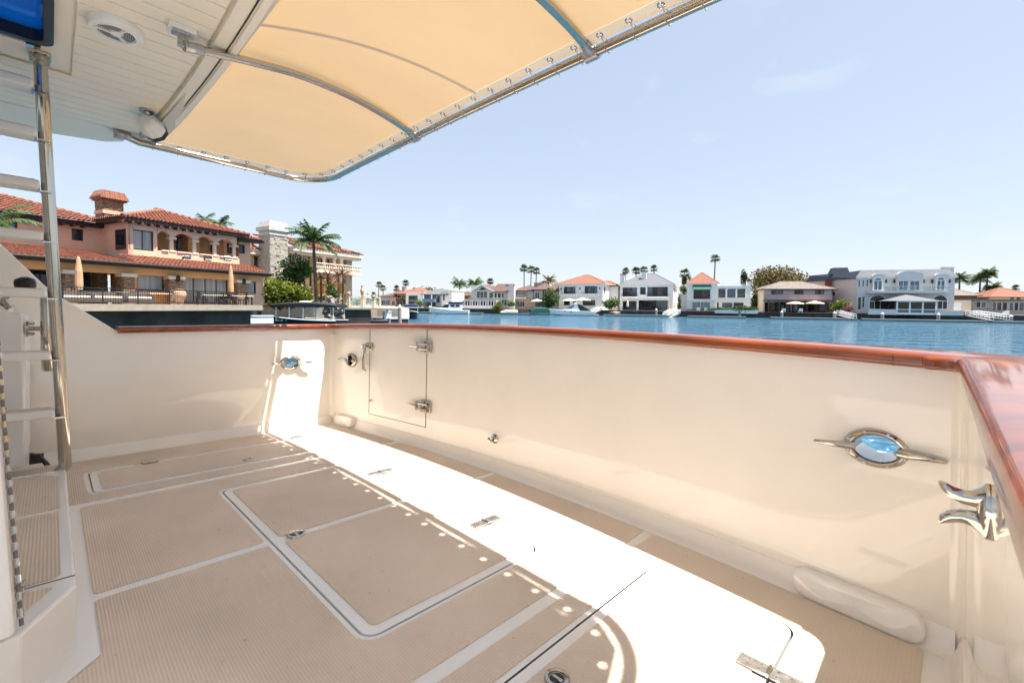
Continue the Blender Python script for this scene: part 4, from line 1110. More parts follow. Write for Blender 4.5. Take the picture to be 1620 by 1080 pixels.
for k in range(3):
    a, b_ = lerp(x0, x1-.3, k/3)+.3, lerp(x0, x1-.3, (k+1)/3)
    h.part('pane', MB().q((a,-5.9,GZ+1.1), (b_,-5.9,GZ+1.1), (b_,-5.9,z1_-.25), (a,-5.9,z1_-.25)), GLASS, cs, fix=False)
    h.part('pane', MB().q((a,-5.9,GZ+.25), (b_,-5.9,GZ+.25), (b_,-5.9,GZ+.95), (a,-5.9,GZ+.95)), GLASSB, cs, fix=False)
h.part('pane', MB().q((x0,-5.7,GZ+.2), (x0,0,GZ+.2), (x0,0,z1_), (x0,-5.7,z1_)), GLASS, cs, fix=False)
xm = (x0+x1)/2 - .8; zp = h.h(690, 384, -3)[1]
h.part('conservatory_roof', MB().q((x0-2.2,-6.6,z1_), (x1+.8,-6.6,z1_), (xm,-3,zp)).q((x1+.8,-6.6,z1_), (x1+.8,0,z1_), (xm,-3,zp)).q((x0-2.2,-6.6,z1_), (x0-2.2,0,z1_), (xm,-3,zp)).box(x0-2.2, x1+.8, -6.6, 0, z1_-.05, z1_-.02), SLATE, cs)
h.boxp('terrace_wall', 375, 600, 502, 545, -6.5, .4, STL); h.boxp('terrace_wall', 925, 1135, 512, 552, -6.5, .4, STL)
h.boxp('garden_wall', 1055, 1195, 430, 520, 2, .4, STC); h.boxp('garden_gate', 1055, 1118, 452, 512, 1.9, .1, WHT)
for t_, zz in ((.18, 1.6), (.40, 4.4), (.62, 4.4), (.85, 4.2), (.45, 1.4)):
    xq, yq = lerp(x0_-.0, x0_-6.5, t_), lerp(.02, 16, t_); dx_, dy_ = -.38, .925
    sw_ = h.part('side_window', MB().extr([(xq-.03, yq, GZ+zz), (xq-.03+dx_, yq+dy_, GZ+zz), (xq-.03+dx_, yq+dy_, GZ+zz+1.3), (xq-.03, yq, GZ+zz+1.3)], (-.06, -.03, 0)), WHT)
    h.part('pane', MB().extr([(xq-.1+dx_*.12, yq+dy_*.12, GZ+zz+.12), (xq-.1+dx_*.88, yq+dy_*.88, GZ+zz+.12), (xq-.1+dx_*.88, yq+dy_*.88, GZ+zz+1.18), (xq-.1+dx_*.12, yq+dy_*.12, GZ+zz+1.18)], (-.02, -.01, 0)), GLASSB, sw_)
for X in (142, 180): 
    x, z = h.h(X, 418, 9); h.part('window_canopy', MB().extr([(x-.8,9,z-.6), (x+.8,9,z-.6), (x,9,z+.6)], (0,-1.2,0)), BSLATE)
# --- right: low houses
h = H('brown_low_house', 'low house with weathered brown roof behind the garden wall at right', z7, 1150, 128, 18)
b = h.block(1050, 1245, 392, 450, BRN, 9, base=GZ); h.hip(b[0], b[1], 0, 9, b[3], 2.0, SHING, .8)
h = H('tile_bungalow', 'long low bungalow with pale orange tiled roof at the right edge', z7, 1480, 126, 16)
b = h.block(1345, 1760, 404, 470, STC, 12, wins=[(1510,1540,408,422,1,1,BRN), (1560,1590,408,422,1,1,BRN)], base=GZ); h.hip(b[0], b[1], 0, 12, b[3], 2.9, TILEF, .9)
h = H('glazed_pavilion', 'grey flat-roofed pavilion with stone end wall and wide glass doors', z7, 1400, 110, 16)
STO = mat('grey_fieldstone', (.25, .25, .26), .85, var=.5, vscale=3)
b = h.block(1200, 1368, 430, 540, STO, 7, wins=[(1240,1278,440,490,1,1,WHT,GLASSB), (1282,1320,440,490,1,1,WHT,GLASSB)], base=GZ-.2)
b = h.block(1368, 1760, 436, 540, STG, 7, .3, wins=[(1372,1402,445,515,1,1,WHT,GLASS), (1406,1445,445,515,1,1,WHT,GLASS), (1450,1490,445,515,1,1,WHT,GLASS), (1506,1540,445,515,1,1,WHT,GLASS), (1545,1580,445,515,1,1,WHT,GLASS), (1584,1625,445,515,1,1,WHT,GLASS)], base=GZ-.2)
h.boxp('flat_roof', 1195, 1765, 422, 432, -.6, 8.4, SLATE)
h.rail(1200, 1760, 500, 525, -3, DKF, 30)
# ------------------------------------------------------------------ trees and palms
def leafmat(name, c1, c2):
    m = mat(name, c1, .6, col2=c2, vscale=1.3, detail=3)
    N, L, p = nodes_of(m)
    t = N.new('ShaderNodeBsdfTranslucent'); src = p.inputs['Base Color'].links[0].from_socket
    L.new(src, t.inputs[0]); x = N.new('ShaderNodeMixShader'); x.inputs[0].default_value = .3
    L.new(p.outputs[0], x.inputs[1]); L.new(t.outputs[0], x.inputs[2]); L.new(x.outputs[0], N['Material Output'].inputs[0])
    return m
LF_FAN = leafmat('fan_palm_leaf', (.055, .085, .022), (.025, .042, .012))
LF_FEA = leafmat('feather_palm_leaf', (.075, .13, .035), (.03, .06, .015))
LF_TREE = leafmat('tree_leaf', (.095, .17, .03), (.036, .075, .013))
LF_YEL = leafmat('yellow_green_leaf', (.22, .25, .022), (.09, .12, .012))
LF_OLV = leafmat('olive_leaf', (.17, .13, .034), (.055, .05, .014))
LF_DRY = leafmat('dry_frond', (.16, .07, .035), (.08, .03, .015))
LF_PINK = leafmat('bougainvillea', (.35, .05, .16), (.12, .05, .03))
TRUNK = mat('palm_trunk', (.13, .10, .085), .9, var=.4, vscale=2, stretch=(1, 1, 4), bump=.5, bscale=4)
BARK = mat('bark', (.09, .065, .05), .9, var=.3, vscale=3)
def R3(): return Vector((random.gauss(0, 1), random.gauss(0, 1), random.gauss(0, 1))).normalized()
def crown_mb(c, rad3, n, size, lumps=7, flat=.0):
    mb = MB(); c = Vector(c); ls = []
    for k in range(lumps):
        d = R3(); ls.append((Vector((d.x*rad3[0], d.y*rad3[1], d.z*rad3[2]))*random.uniform(.25, .65), random.uniform(.42, .68)))
    for k in range(n):
        o, sc = random.choice(ls); d = R3()*random.random()**.4
        p = c + o + Vector((d.x*rad3[0], d.y*rad3[1], d.z*rad3[2]))*sc
        a = R3(); b = a.cross(R3()).normalized(); s_ = size*random.uniform(.6, 1.3)
        mb.q(p-a*s_-b*s_*.5, p+a*s_*.3-b*s_*.7, p+a*s_+b*s_*.1, p+b*s_*.7)
    return mb
def leafy(name, label, c, rad3, n, size, m, base, group=None, cat='tree', lumps=8, trunk=.18):
    c = Vector(c); o = tag(empty(name, (c.x, c.y, base)), label, cat, group); l = Vector((0, 0, c.z-base))
    crown_mb(l, rad3, n, size, lumps).build('crown', m, o, smooth=0, fix=False)
    if trunk:
        t = MB().tube([(0,0,0), (.05, .02, l.z*.5), (0, 0, l.z)], [trunk, trunk*.8, trunk*.5], 7)
        for k in range(4):
            a = random.uniform(0, 6.28); t.tube([(0,0,l.z*.6), (math.cos(a)*rad3[0]*.4, math.sin(a)*rad3[1]*.4, l.z+rad3[2]*.2)], [trunk*.5, trunk*.2], 5)
        t.build('trunk', BARK, o)
    return o
def fan_leaf(mb, o, d, L_, w):
    side = d.cross(Vector((0,0,1))); side = side.normalized() if side.length > .1 else Vector((1,0,0)); up = side.cross(d)
    o2 = o + d*L_*.35
    for k in range(-4, 5):
        a = k*.28; v = (d*math.cos(a) + side*math.sin(a)).normalized()
        tip = o2 + v*L_*.65 - Vector((0,0,1))*L_*.12*abs(k)/3 + up*.02; q = side*math.cos(a) - d*math.sin(a)
        mb.q(o2, o2 + v*L_*.35 + q*w, tip, o2 + v*L_*.35 - q*w)
    mb.q(o - side*.02, o + side*.02, o2 + side*.02, o2 - side*.02)
def fan_palm(label, px, ytop, ybase, D, rc=None, skirt=False, group='fan palms behind the far houses'):
    """ytop: crown centre pixel, ybase: where the trunk disappears"""
    c = at(px, ytop, D); o = tag(empty('fan_palm', (c.x, c.y, GZ)), label, 'palm tree', group)
    hgt = c.z - GZ; rc = rc or 1.9
    lean = random.uniform(-.3, .3)
    MB().tube([(0,0,0), (lean*.2,0,hgt*.4), (lean*.6,0,hgt*.75), (lean,0,hgt)], [.32, .24, .20, .2], 8).build('trunk', TRUNK, o)
    mb = MB()
    for k in range(46):
        el = random.uniform(-.75, 1.35); az = random.uniform(0, 2*PI)
        d = Vector((math.cos(az)*math.cos(el), math.sin(az)*math.cos(el), math.sin(el)))
        fan_leaf(mb, Vector((lean, 0, hgt)), d, rc*random.uniform(.8, 1.1), .07*rc/1.9)
    mb.build('crown', LF_FAN, o, smooth=0, fix=False)
    if skirt:
        mb = MB()
        for k in range(40):
            az = random.uniform(0, 2*PI); el = random.uniform(-1.5, -.95); z = hgt - random.uniform(.2, 2.2)
            fan_leaf(mb, Vector((lean, 0, z)), Vector((math.cos(az)*math.cos(el), math.sin(az)*math.cos(el), math.sin(el))), rc*.75, .09)
        mb.build('dead_skirt', LF_OLV, o, smooth=0, fix=False)
    return o
def frond(mb, o, az, el, L_, droop, nl=18, ll=.5):
    p = Vector(o); d = Vector((math.cos(az)*math.cos(el), math.sin(az)*math.cos(el), math.sin(el))); pts = [p.copy()]
    for k in range(nl):
        d = (d - Vector((0,0,droop/nl))).normalized(); p = p + d*L_/nl; pts.append(p.copy())
        if k < 2: continue
        s = d.cross(Vector((0,0,1))).normalized(); l = ll*math.sin(PI*min(.97, (k+3)/(nl+3)))*random.uniform(.8, 1.1)
        for q in (-1, 1):
            t = p + (s*q*.75 + d*.45 - Vector((0,0,.55+random.uniform(-.25,.2))))*l
            w = d*.075*L_/2.5; mb.q(p-w, p+w, t+w*.3, t-w*.3)
    mb.tube(pts[::3]+[pts[-1]], [.03*L_/2.5]*len(pts[::3])+[.008], 4)
def feather_palm(label, c, base, n=18, L_=2.6, tr=.2, group=None, lean=0.0, ll=.6, leaf=None):
    c = Vector(c); o = tag(empty('feather_palm', (c.x, c.y, base)), label, 'palm tree', group); h_ = c.z-base
    MB().tube([(-lean,0,0), (-lean*.6,0,h_*.4), (-lean*.15,0,h_*.8), (0,0,h_)], [tr*1.2, tr, tr*.9, tr*.7], 10).build('trunk', TRUNK, o)
    mb = MB()
    for k in range(n): frond(mb, (0,0,h_-.05), 2*PI*k/n + random.uniform(-.2,.2), random.uniform(.1, 1.25), L_*random.uniform(.8, 1.1), random.uniform(1.0, 1.7), 18, ll)
    mb.build('crown', leaf or LF_FEA, o, smooth=0, fix=False)
    return o
for i, (X, Y, D, rc, lb_) in enumerate([(100, 168, 235, 2.3, 'taller of two far fan palms left of the tan house'), (142, 195, 228, 2.2, 'shorter of two far fan palms left of the tan house'), (338, 152, 215, 2.2, 'lone fan palm rising behind the tan house chimney'), (258, 198, 225, 2.1, 'fan palm behind the small grey gable'), (58, 248, 240, 1.8, 'smallest fan palm at the far left of the shore')]):
    fan_palm(lb_, *z4(X, Y), 0, D, rc)
for X, Y, D, rc, lb_ in [(160, 192, 190, 2.4, 'left palm of the slim trio above the mauve roof'), (215, 200, 192, 2.4, 'middle palm of the slim trio above the mauve roof'), (258, 212, 194, 2.2, 'right palm of the slim trio above the mauve roof'),
        (1023, 213, 172, 1.9, 'fan palm just right of the left white chimney'), (1115, 212, 175, 2.3, 'fan palm left of the second white chimney'), (1184, 200, 178, 2.0, 'fan palm directly behind the second white chimney'), (1273, 190, 170, 1.8, 'fan palm over the grey ridge')]:
    fan_palm(lb_, *z5(X, Y), 0, D, rc)
fan_palm('shaggy fan palm with a skirt of dead leaves between two white houses', *z6(130, 250), 0, 150, 2.2, True)
fan_palm('short palm half hidden behind the shaggy fan palm', *z6(178, 295), 0, 156, 1.0)
fan_palm('tallest slim fan palm above the green awning house', *z6(408, 112), 0, 150, 2.0)
fan_palm('fan palm behind the glass gabled house', *z4(1053, 138), 0, 205, 2.2)
fan_palm('tiny palm top over the tiled bungalow', *z7(1558, 332), 0, 170, 1.6)
for X, Y, D, L_, lb_ in [(795, 150, 200, 5.2, 'feathery palm behind the white fishing yacht'), (925, 150, 198, 5.0, 'feathery palm left of the glass gable')]:
    c = at(*z4(X, Y), D); feather_palm(lb_, c, GZ, 26, L_*.85, .3, 'feather palms behind the far houses', ll=1.5)
for X, Y, D, L_, lb_ in [(1105, 262, 135, 3.6, 'feathery palm beside the pink mansion'), (1270, 262, 138, 3.6, 'middle feathery palm right of the pink mansion'), (1328, 215, 136, 3.2, 'tall feathery palm right of the pink mansion'), (1368, 335, 134, 3.0, 'low feathery palm over the tiled bungalow')]:
    c = at(*z7(X, Y), D); feather_palm(lb_, c, GZ, 26, L_*.9, .25, 'feather palms behind the far houses', ll=1.2)
c = at(*z5(368, 300), 175); feather_palm('spiky olive palm clump above the mauve roof', c, GZ, 26, 4.2, .3, None, ll=1.0, leaf=LF_OLV)
c = at(*z6(1040, 322), 165); leafy('broad_tree', 'broad olive-brown tree behind the shingle roof', c, (14, 9, 5.4), 7500, .38, LF_OLV, GZ, lumps=22, trunk=.6)
c = at(*z6(673, 300), 150); leafy('cypress', 'slim dark cypress beside the white chimney', c, (1.1, 1.1, 3.4), 700, .25, LF_FAN, GZ, lumps=5)
SHR = 'shrubs on the far shore'
for T, X, Y, D, r, n, s_, m, lb_ in [(z5, 903, 490, 128, (3.1, 1.8, 1.9), 1300, .22, LF_TREE, 'green bush between the two white houses'), (z5, 400, 440, 138, (3.2, 2.2, 4.4), 1500, .24, LF_TREE, 'tall leafy shrub left of the orange-roofed white house'), (z5, 350, 480, 137, (2.2, 1.5, 2.8), 700, .22, LF_FAN, 'dark shrub right of the cream parasol'),
        (z4, 1130, 355, 140, (2.4, 1.5, 2.0), 600, .22, LF_YEL, 'yellow-green bush beside the glazed sunroom'), (z4, 1215, 330, 142, (2.6, 1.5, 1.2), 500, .2, LF_TREE, 'low bush by the grey end wall'), (z4, 460, 325, 155, (2.6, 1.5, 1.4), 400, .22, LF_TREE, 'green bush below the blue balcony'), (z4, 520, 213, 195, (4.5, 2, 2.2), 500, .3, LF_TREE, 'treetop behind the low grey roof'),
        (z6, 690, 562, 117, (4.4, 1, .9), 900, .16, LF_TREE, 'bright hedge mound on the white garden wall'), (z6, 780, 500, 128, (1.6, 1.4, 5.0), 900, .22, LF_FAN, 'tall dark shrub beside the cream wall'), (z6, 130, 420, 135, (2.2, 2, 2.2), 500, .22, LF_TREE, 'green bush between the white houses at centre right'), (z6, 85, 520, 126, (.7, .7, 3.0), 300, .2, LF_FAN, 'thin dark shrub beside the white side wing'),
        (z6, 1560, 545, 112, (3.0, 1.5, 1.8), 900, .2, LF_YEL, 'yellow-green bush left of the pink mansion'), (z7, 205, 503, 108, (2.0, 1, .9), 500, .15, LF_PINK, 'magenta bougainvillea beside the white gangway')]:
    c = at(*T(X, Y), D); leafy('shrub', lb_, c, r, n, s_, m, GZ-.3, SHR, 'shrub', trunk=.08)
hg = at(*z6(520, 570), 118.5); o = crown_mb((0,0,0), (4.6, .5, .42), 900, .13, 14).build('hedge', LF_TREE, None, smooth=0, fix=False, loc=(hg.x-1, hg.y, hg.z)); tag(o, 'clipped low hedge along the white garden wall', 'hedge')
# far wood closing the gaps between the houses
fw = MB()
for k in range(5200):
    x = random.uniform(-190, 330); y = 240 + random.uniform(0, 25) + max(0, -x)*.3; z = GZ + abs(random.gauss(0, 1.9)) + (math.sin(x*.13)+1)*.9
    a = R3()*random.uniform(.5, 1.1); b = R3()*random.uniform(.4, .9); p = Vector((x, y, z)); fw.q(p-a, p-b, p+a, p+b)
tag(fw.build('distant_trees', LF_TREE, None, smooth=0, fix=False), 'distant low green tree line behind the far houses', 'trees', kind='stuff')

# ------------------------------------------------------------------ docks, piles, gangways
DOCK = mat('dock_boards', (.26, .24, .215), .85, var=.25, vscale=2)
DOCKW = mat('white_dock_edge', (.55, .54, .51), .6)
PILE = mat('concrete_pile', (.30, .28, .26), .85, var=.2, vscale=1.5)
def on_water(px, D): p = at(px, 500, D); return p.x, p.y
def dock(label, px0, D0, px1, D1, w=2.0, z=.42, group='floating docks'):
    a, b = Vector(on_water(px0, D0)), Vector(on_water(px1, D1)); d = b-a; L_ = d.length
    o = tag(empty('floating_dock', (a.x, a.y, 0), math.atan2(d.y, d.x)), label, 'dock', group)
    MB().box(0, L_, 0, w, -.3, z-.12).build('float', DARKW, o, smooth=0)
    MB().box(-.05, L_+.05, -.05, w+.05, z-.12, z).build('deck', DOCK, o, smooth=0)
    MB().box(-.05, L_+.05, -.09, -.05, z-.2, z+.02).build('white_edge', DOCKW, o, smooth=0)
    return o
def pile(label, px, D, ztop, r=.2, group='white-capped piles'):
    x, y = on_water(px, D); o = tag(empty('pile', (x, y, -1)), label, 'pile', group)
    MB().tube([(0,0,0), (0,0,ztop+1)], r, 14).build('post', PILE, o, smooth=50)
    MB().lathe([(r*1.06, 0), (r*1.06, .12), (.02, .5)], (0, 0, ztop+1), n=14).build('cap', DOCKW, o, smooth=30)
for a in [('far floating dock left of the white fishing yacht', 664, 138, 700, 136), ('far dock in front of the glazed sunroom', 738, 132, 762, 131), ('far dock under the green covered boat', 800, 129, 872, 127, 1.6),
          ('long pale dock in front of the grey-roofed white house', 955, 126, 1070, 120), ('pale dock under the green awning house', 1088, 116, 1180, 112, 1.6), ('low white dock in front of the shingle roofed house', 1220, 109, 1356, 103),
          ('long dark dock in front of the pink mansion', 1364, 101.5, 1560, 92), ('far right dock beyond the long gangway', 1570, 92, 1660, 88)]: dock(*a)
for T, X, D, zt_, lb_ in [(z5, 1285, 126, 1.7, 'pile before the dark glazed porch'), (z6, 637, 118, 1.6, 'pile under the clipped hedge'), (z6, 1022, 112, 1.5, 'left pile before the shingle roofed house'), (z6, 1505, 106, 1.5, 'right pile before the shingle roofed house'), (z7, 485, 103, 1.4, 'left pile before the pink mansion'), (z7, 933, 99, 1.4, 'right pile before the pink mansion'), (z7, 1516, 95, 1.2, 'pile at the foot of the long gangway'), (z4, 540, 138, 1.8, 'pile below the blue balcony')]: pile(lb_, T(X, 0)[0], D, zt_, .32)
def gangway(label, T, X0, Y0, X1, Y1, D0, D1, hgt=1.0, group='white gangways'):
    a, b = at(*T(X0, Y0), D0), at(*T(X1, Y1), D1)
    o = tag(empty('gangway', (a.x, a.y, a.z)), label, 'gangway', group); d = b - a; s = Vector((-d.y, d.x, 0)).normalized()*1.1
    MB().extr([(0,0,0), d, d+s, s], (0,0,-.12)).build('ramp', DOCK, o, smooth=0)
    for q in (Vector(), s):
        mb = MB()
        for hh_ in (hgt, hgt*.55): mb.tube([q+Vector((0,0,hh_)), q+d+Vector((0,0,hh_))], .06, 5)
        for k in range(7): p = q + d*(k/6); mb.tube([p, p+Vector((0,0,hgt))], .06, 5)
        mb.build('railing', WHT, o, smooth=0)
gangway('white gangway behind the white cruiser', z5, 735, 580, 822, 540, 126, 131)
gangway('white gangway right of the grey-roofed house', z5, 1375, 598, 1438, 560, 121, 124)
gangway('white gangway left of the dark overhanging deck', z6, 20, 645, 95, 610, 118, 120)
gangway('white gangway left of the pink mansion', z7, 118, 545, 245, 578, 107, 103)
gangway('left of two long white gangways at right', z7, 1150, 550, 1335, 588, 100, 95)
gangway('right of two long white gangways at right', z7, 1215, 548, 1480, 585, 99, 94)

# ------------------------------------------------------------------ boats
HULLW = mat('white_hull', (.80, .80, .79), .25, coat=.5); HULLB = mat('black_hull', (.006, .007, .009), .3, spec=.25); HULLN = mat('grey_hull', (.30, .31, .32), .3)
def hull_mb(L_, B_, z_bow, z_st, chine=.1, n=14, fine=.55):
    """x from stern (0) to bow (L_)"""
    rings = []
    for k in range(n+1):
        u = k/n; x = L_*u; w = B_/2*(1 if u < fine else max(.015, math.cos((u-fine)/(1-fine)*PI/2)**.75)); zs = lerp(z_st, z_bow, u**2)
        rk = (u > .7)*(u-.7)/.3
        rings.append([(x + rk*.35, w, zs), (x, w*.82, chine+.25*rk*z_bow), (x-.1*rk, .01, -.35+.3*rk), (x, -w*.82, chine+.25*rk*z_bow), (x + rk*.35, -w, zs)])
    mb = MB().loft(rings, False, False)
    for a, b in zip(rings, rings[1:]):
        mb.q((a[0][0], a[0][1]*.97, a[0][2]-.06), (b[0][0], b[0][1]*.97, b[0][2]-.06), (b[4][0], b[4][1]*.97, b[4][2]-.06), (a[4][0], a[4][1]*.97, a[4][2]-.06))
    mb.q(*rings[0]); return mb
def boat(name, label, px, D, ang, group=None):
    x, y = on_water(px, D); return tag(empty(name, (x, y, 0), ang), label, 'boat', group)
def gunwale(o, L_, B_, zb, zs_, m, fine=.55, w=.1):
    mb = MB()
    for s in (-1, 1):
        pts = []
        for k in range(15):
            u = k/14; ww = B_/2*(1 if u < fine else max(.015, math.cos((u-fine)/(1-fine)*PI/2)**.75)); pts.append((L_*u + (u > .7)*(u-.7)/.3*.35, s*ww, lerp(zs_, zb, u**2)))
        mb.tube(pts, w, 6)
    return mb.build('gunwale', m, o)
def electric_boat(label, px, D, ang, can, hullm, L_=6.4, B_=2.4, strip=None, curtains=True):
    o = boat('electric_launch', label, px, D, ang, 'covered electric launches')
    hull_mb(L_, B_, 1.4, .95).build('hull', hullm, o, smooth=40)
    gunwale(o, L_, B_, 1.4, .95, HULLW, w=.05)
    MB().box(.5, L_*.72, -B_/2+.25, -B_/2+.75, .3, .95).box(.5, L_*.72, B_/2-.75, B_/2-.25, .3, .95).build('bench', mat('grey_cushion', (.35, .36, .38), .7), o, smooth=0)
    rings = []
    for k in range(9):
        u = k/8; x = lerp(.05, L_*.84, u); rings.append([(x, B_/2*.92*math.sin(t), 2.18 + .28*math.sin(PI*(.12+.76*u)) + .16*math.cos(t)) for t in [lerp(-1.45, 1.45, j/8) for j in range(9)]] + [(x, B_/2*.9, 2.12), (x, -B_/2*.9, 2.12)])
    cn = MB().loft(rings).build('canopy', can, o, smooth=50)
    if strip:
        MB().loft([[(x, B_/2*.5*math.sin(t), 2.50 + .2*math.cos(t)) for t in (-1, -.5, 0, .5, 1)] for x in (L_*.36, L_*.52)], False, False).build('canopy_strip', strip, cn)
    for s in (-1, 1):
        for x in (.3, L_*.22, L_*.42, L_*.6, L_*.77): MB().tube([(x, s*B_/2*.86, .85), (x, s*B_/2*.86, 2.3)], .035, 6).build('post', HULLW, o)
        for k in range(3 if curtains else 0):
            xa, xb = (.3, L_*.22, L_*.42)[k]+.05, (L_*.22, L_*.42, L_*.6)[k]-.05
            MB().box(xa, xb, s*B_/2*.86-.005, s*B_/2*.86+.005, 1.3, 2.15).build('clear_curtain', CLEAR, o, smooth=0)
    return o
el = electric_boat('black-hulled electric launch with black canopy beside the near dock', 541, 41, rad(174), BLKC, HULLB, 7.4, 2.4, HULLW, False)
mb = MB()
def launch_side(x, z, L_=7.4, B_=2.4):
    u = x/L_; w = B_/2*(1 if u < .55 else math.cos((u-.55)/.45*PI/2)**.75); zs = lerp(.95, 1.4, u*u); return w*lerp(.82, 1, (z-.1)/(zs-.1)) + .012
for k in range(10):
    if k in (2, 7): continue
    x = 6.35 - k*.15
    for z0, z1_ in ((.84, .875), (.905, .94), (.965, 1.0)) if k % 2 else ((.84, 1.0),):
        mb.extr([(x, launch_side(x, z0), z0), (x+.09, launch_side(x+.09, z0), z0), (x+.09, launch_side(x+.09, z1_), z1_), (x, launch_side(x, z1_), z1_)], (0, .01, 0))
mb.build('registration_letters', WHT, el, smooth=0, kind='stuff')
MB().extr([(x, launch_side(x, z), z) for x, z in ((4.6, .86), (4.75, .86), (4.75, .99), (4.6, .99))], (0, .01, 0)).build('registration_sticker', mat('green_sticker', (.05, .35, .25), .5), el, smooth=0)
electric_boat('blue-canopied electric launch seen bow-on in open water', 651, 84, rad(-78), NAVY, HULLB, 6.0, 2.6)
# white fishing yacht
o = boat('fishing_yacht', 'white fishing yacht with flybridge and blue trim moored at far left', 742, 131, rad(178))
hull_mb(11, 3.6, 1.9, 1.0, n=18).build('hull', HULLW, o, smooth=40); gunwale(o, 11, 3.6, 1.9, 1.0, HULLW, w=.07)
MB().extr([(2.2,-1.3,1.0), (8.4,-1.3,1.5), (6.6,-1.3,2.9), (2.2,-1.3,2.9)], (0,2.6,0)).build('cabin', HULLW, o, smooth=0, bevel=.1)
MB().extr([(6.8,-1.32,2.72), (8.0,-1.32,1.8), (5.9,-1.32,1.8), (5.6,-1.32,2.72)], (0,2.64,0)).build('windscreen', GLASS, o, smooth=0)
MB().box(2.6, 3.7, -1.33, 1.33, 2.0, 2.7).box(4.0, 5.2, -1.33, 1.33, 2.0, 2.7).build('cabin_window', GLASSB, o, smooth=0)
MB().box(2.0, 5.8, -1.4, 1.4, 2.9, 3.5).build('flybridge', NAVY, o, smooth=0)
MB().box(2.3, 5.4, -1.2, 1.2, 4.6, 4.7).build('bimini', HULLW, o, smooth=0)
for x in (2.4, 5.3):
    for s in (-1.15, 1.15): MB().tube([(x, s, 3.4), (x, s, 4.6)], .05, 6).build('post', HULLW, o)
# white cruiser
o = boat('motor_cruiser', 'white motor cruiser with dark aft canvas at the far docks', 941, 125, rad(174))
hull_mb(12.6, 3.9, 1.75, 1.15, n=18).build('hull', HULLW, o, smooth=40); gunwale(o, 12.6, 3.9, 1.75, 1.15, HULLW, w=.06)
MB().box(-1.0, .1, -1.7, 1.7, .2, .4).build('swim_platform', HULLW, o, smooth=0)
MB().extr([(3.6,-1.5,1.2), (9.0,-1.5,1.5), (6.6,-1.5,2.2), (6.0,-1.5,3.0), (4.8,-1.5,3.1)], (0,3.0,0)).build('cabin', HULLW, o, smooth=0, bevel=.08)
MB().extr([(6.2,-1.52,2.85), (7.9,-1.52,1.85), (6.6,-1.52,1.85), (5.6,-1.52,2.7)], (0,3.04,0)).build('windscreen', GLASSB, o, smooth=0)
MB().extr([(.9,-1.6,1.2), (4.2,-1.6,1.25), (4.9,-1.6,3.05), (4.2,-1.6,3.1)], (0,3.2,0)).build('aft_canvas', BLKC, o, smooth=0)
MB().box(4.0, 6.3, -1.55, 1.55, 3.1, 3.28).build('hardtop', HULLW, o, smooth=0)
MB().lathe([(.35, 0), (.35, .15), (.05, .25)], (5.4, 0, 3.28), n=12).build('radar', HULLW, o)
MB().box(6.3, 7.0, 1.9, 1.96, 1.0, 1.15).box(8.0, 8.5, 1.78, 1.9, 1.08, 1.2).build('porthole', GLASS, o, smooth=0)
mb = MB()
for k in range(7): x = 8 + k*.72; mb.tube([(x, 1.55*math.cos((k/6)*1.45), 1.65), (x, 1.55*math.cos((k/6)*1.45), 2.2)], .025, 5)
mb.tube([(8+k*.72, 1.55*math.cos((k/6)*1.45), 2.2) for k in range(7)], .025, 5); mb.build('bow_rail', BRUSH, o)
# covered boats and kayaks
def covered(label, px, D, L_, B_, m, z, group='covered boats at the far docks', ang=rad(176)):
    o = boat('covered_boat', label, px, D, ang, group)
    hull_mb(L_, B_, .8, .6).build('hull', HULLN, o, smooth=40)
    rings = [[(x, B_/2*.98, .55), (x, B_/2*.9, zt_*.93), (x, 0, zt_), (x, -B_/2*.9, zt_*.93), (x, -B_/2*.98, .55)] for x, zt_ in ((.0, z*.93), (L_*.3, z), (L_*.7, z), (L_*.95, z*.72))]
    cv = MB().loft(rings, False, False); cv.q(*rings[0]); cv.q(*rings[-1]); cv.build('cover', m, o, smooth=0)
    return o
covered('boat under a dark green canvas cover', 869, 127, 5.4, 2.4, GREEN_C, 2.0)
covered('boat under a beige cover near the sunroom', 819, 128.5, 5.0, 2.2, CANV, 1.35)
covered('boat under a dark brown cover beside the beige one', 836, 129, 3.2, 2.0, DKBR, 1.2)
covered('small grey boat at the right of the green covered boat', 879, 128, 2.4, 1.8, HULLN, 1.5)
for m, z, lb_ in ((mat('blue_kayak', (.02, .06, .30), .4), .62, 'blue kayak on the dock under the orange kayak'), (mat('orange_kayak', (.75, .30, .03), .4), 1.0, 'orange kayak stacked on the blue kayak')):
    x, y = on_water(963, 127); o = MB().loft([[(u*3.4 - 0, .42*math.sin(PI*min(.97, max(.03, u)))*math.cos(t), .22*math.sin(PI*min(.97, max(.03, u)))*math.sin(t)) for t in [2*PI*k/8 for k in range(8)]] for u in [k/8 for k in range(9)]]).build('kayak', m, None, smooth=50, loc=(x, y, z)); tag(o, lb_, 'kayak', 'stacked kayaks')
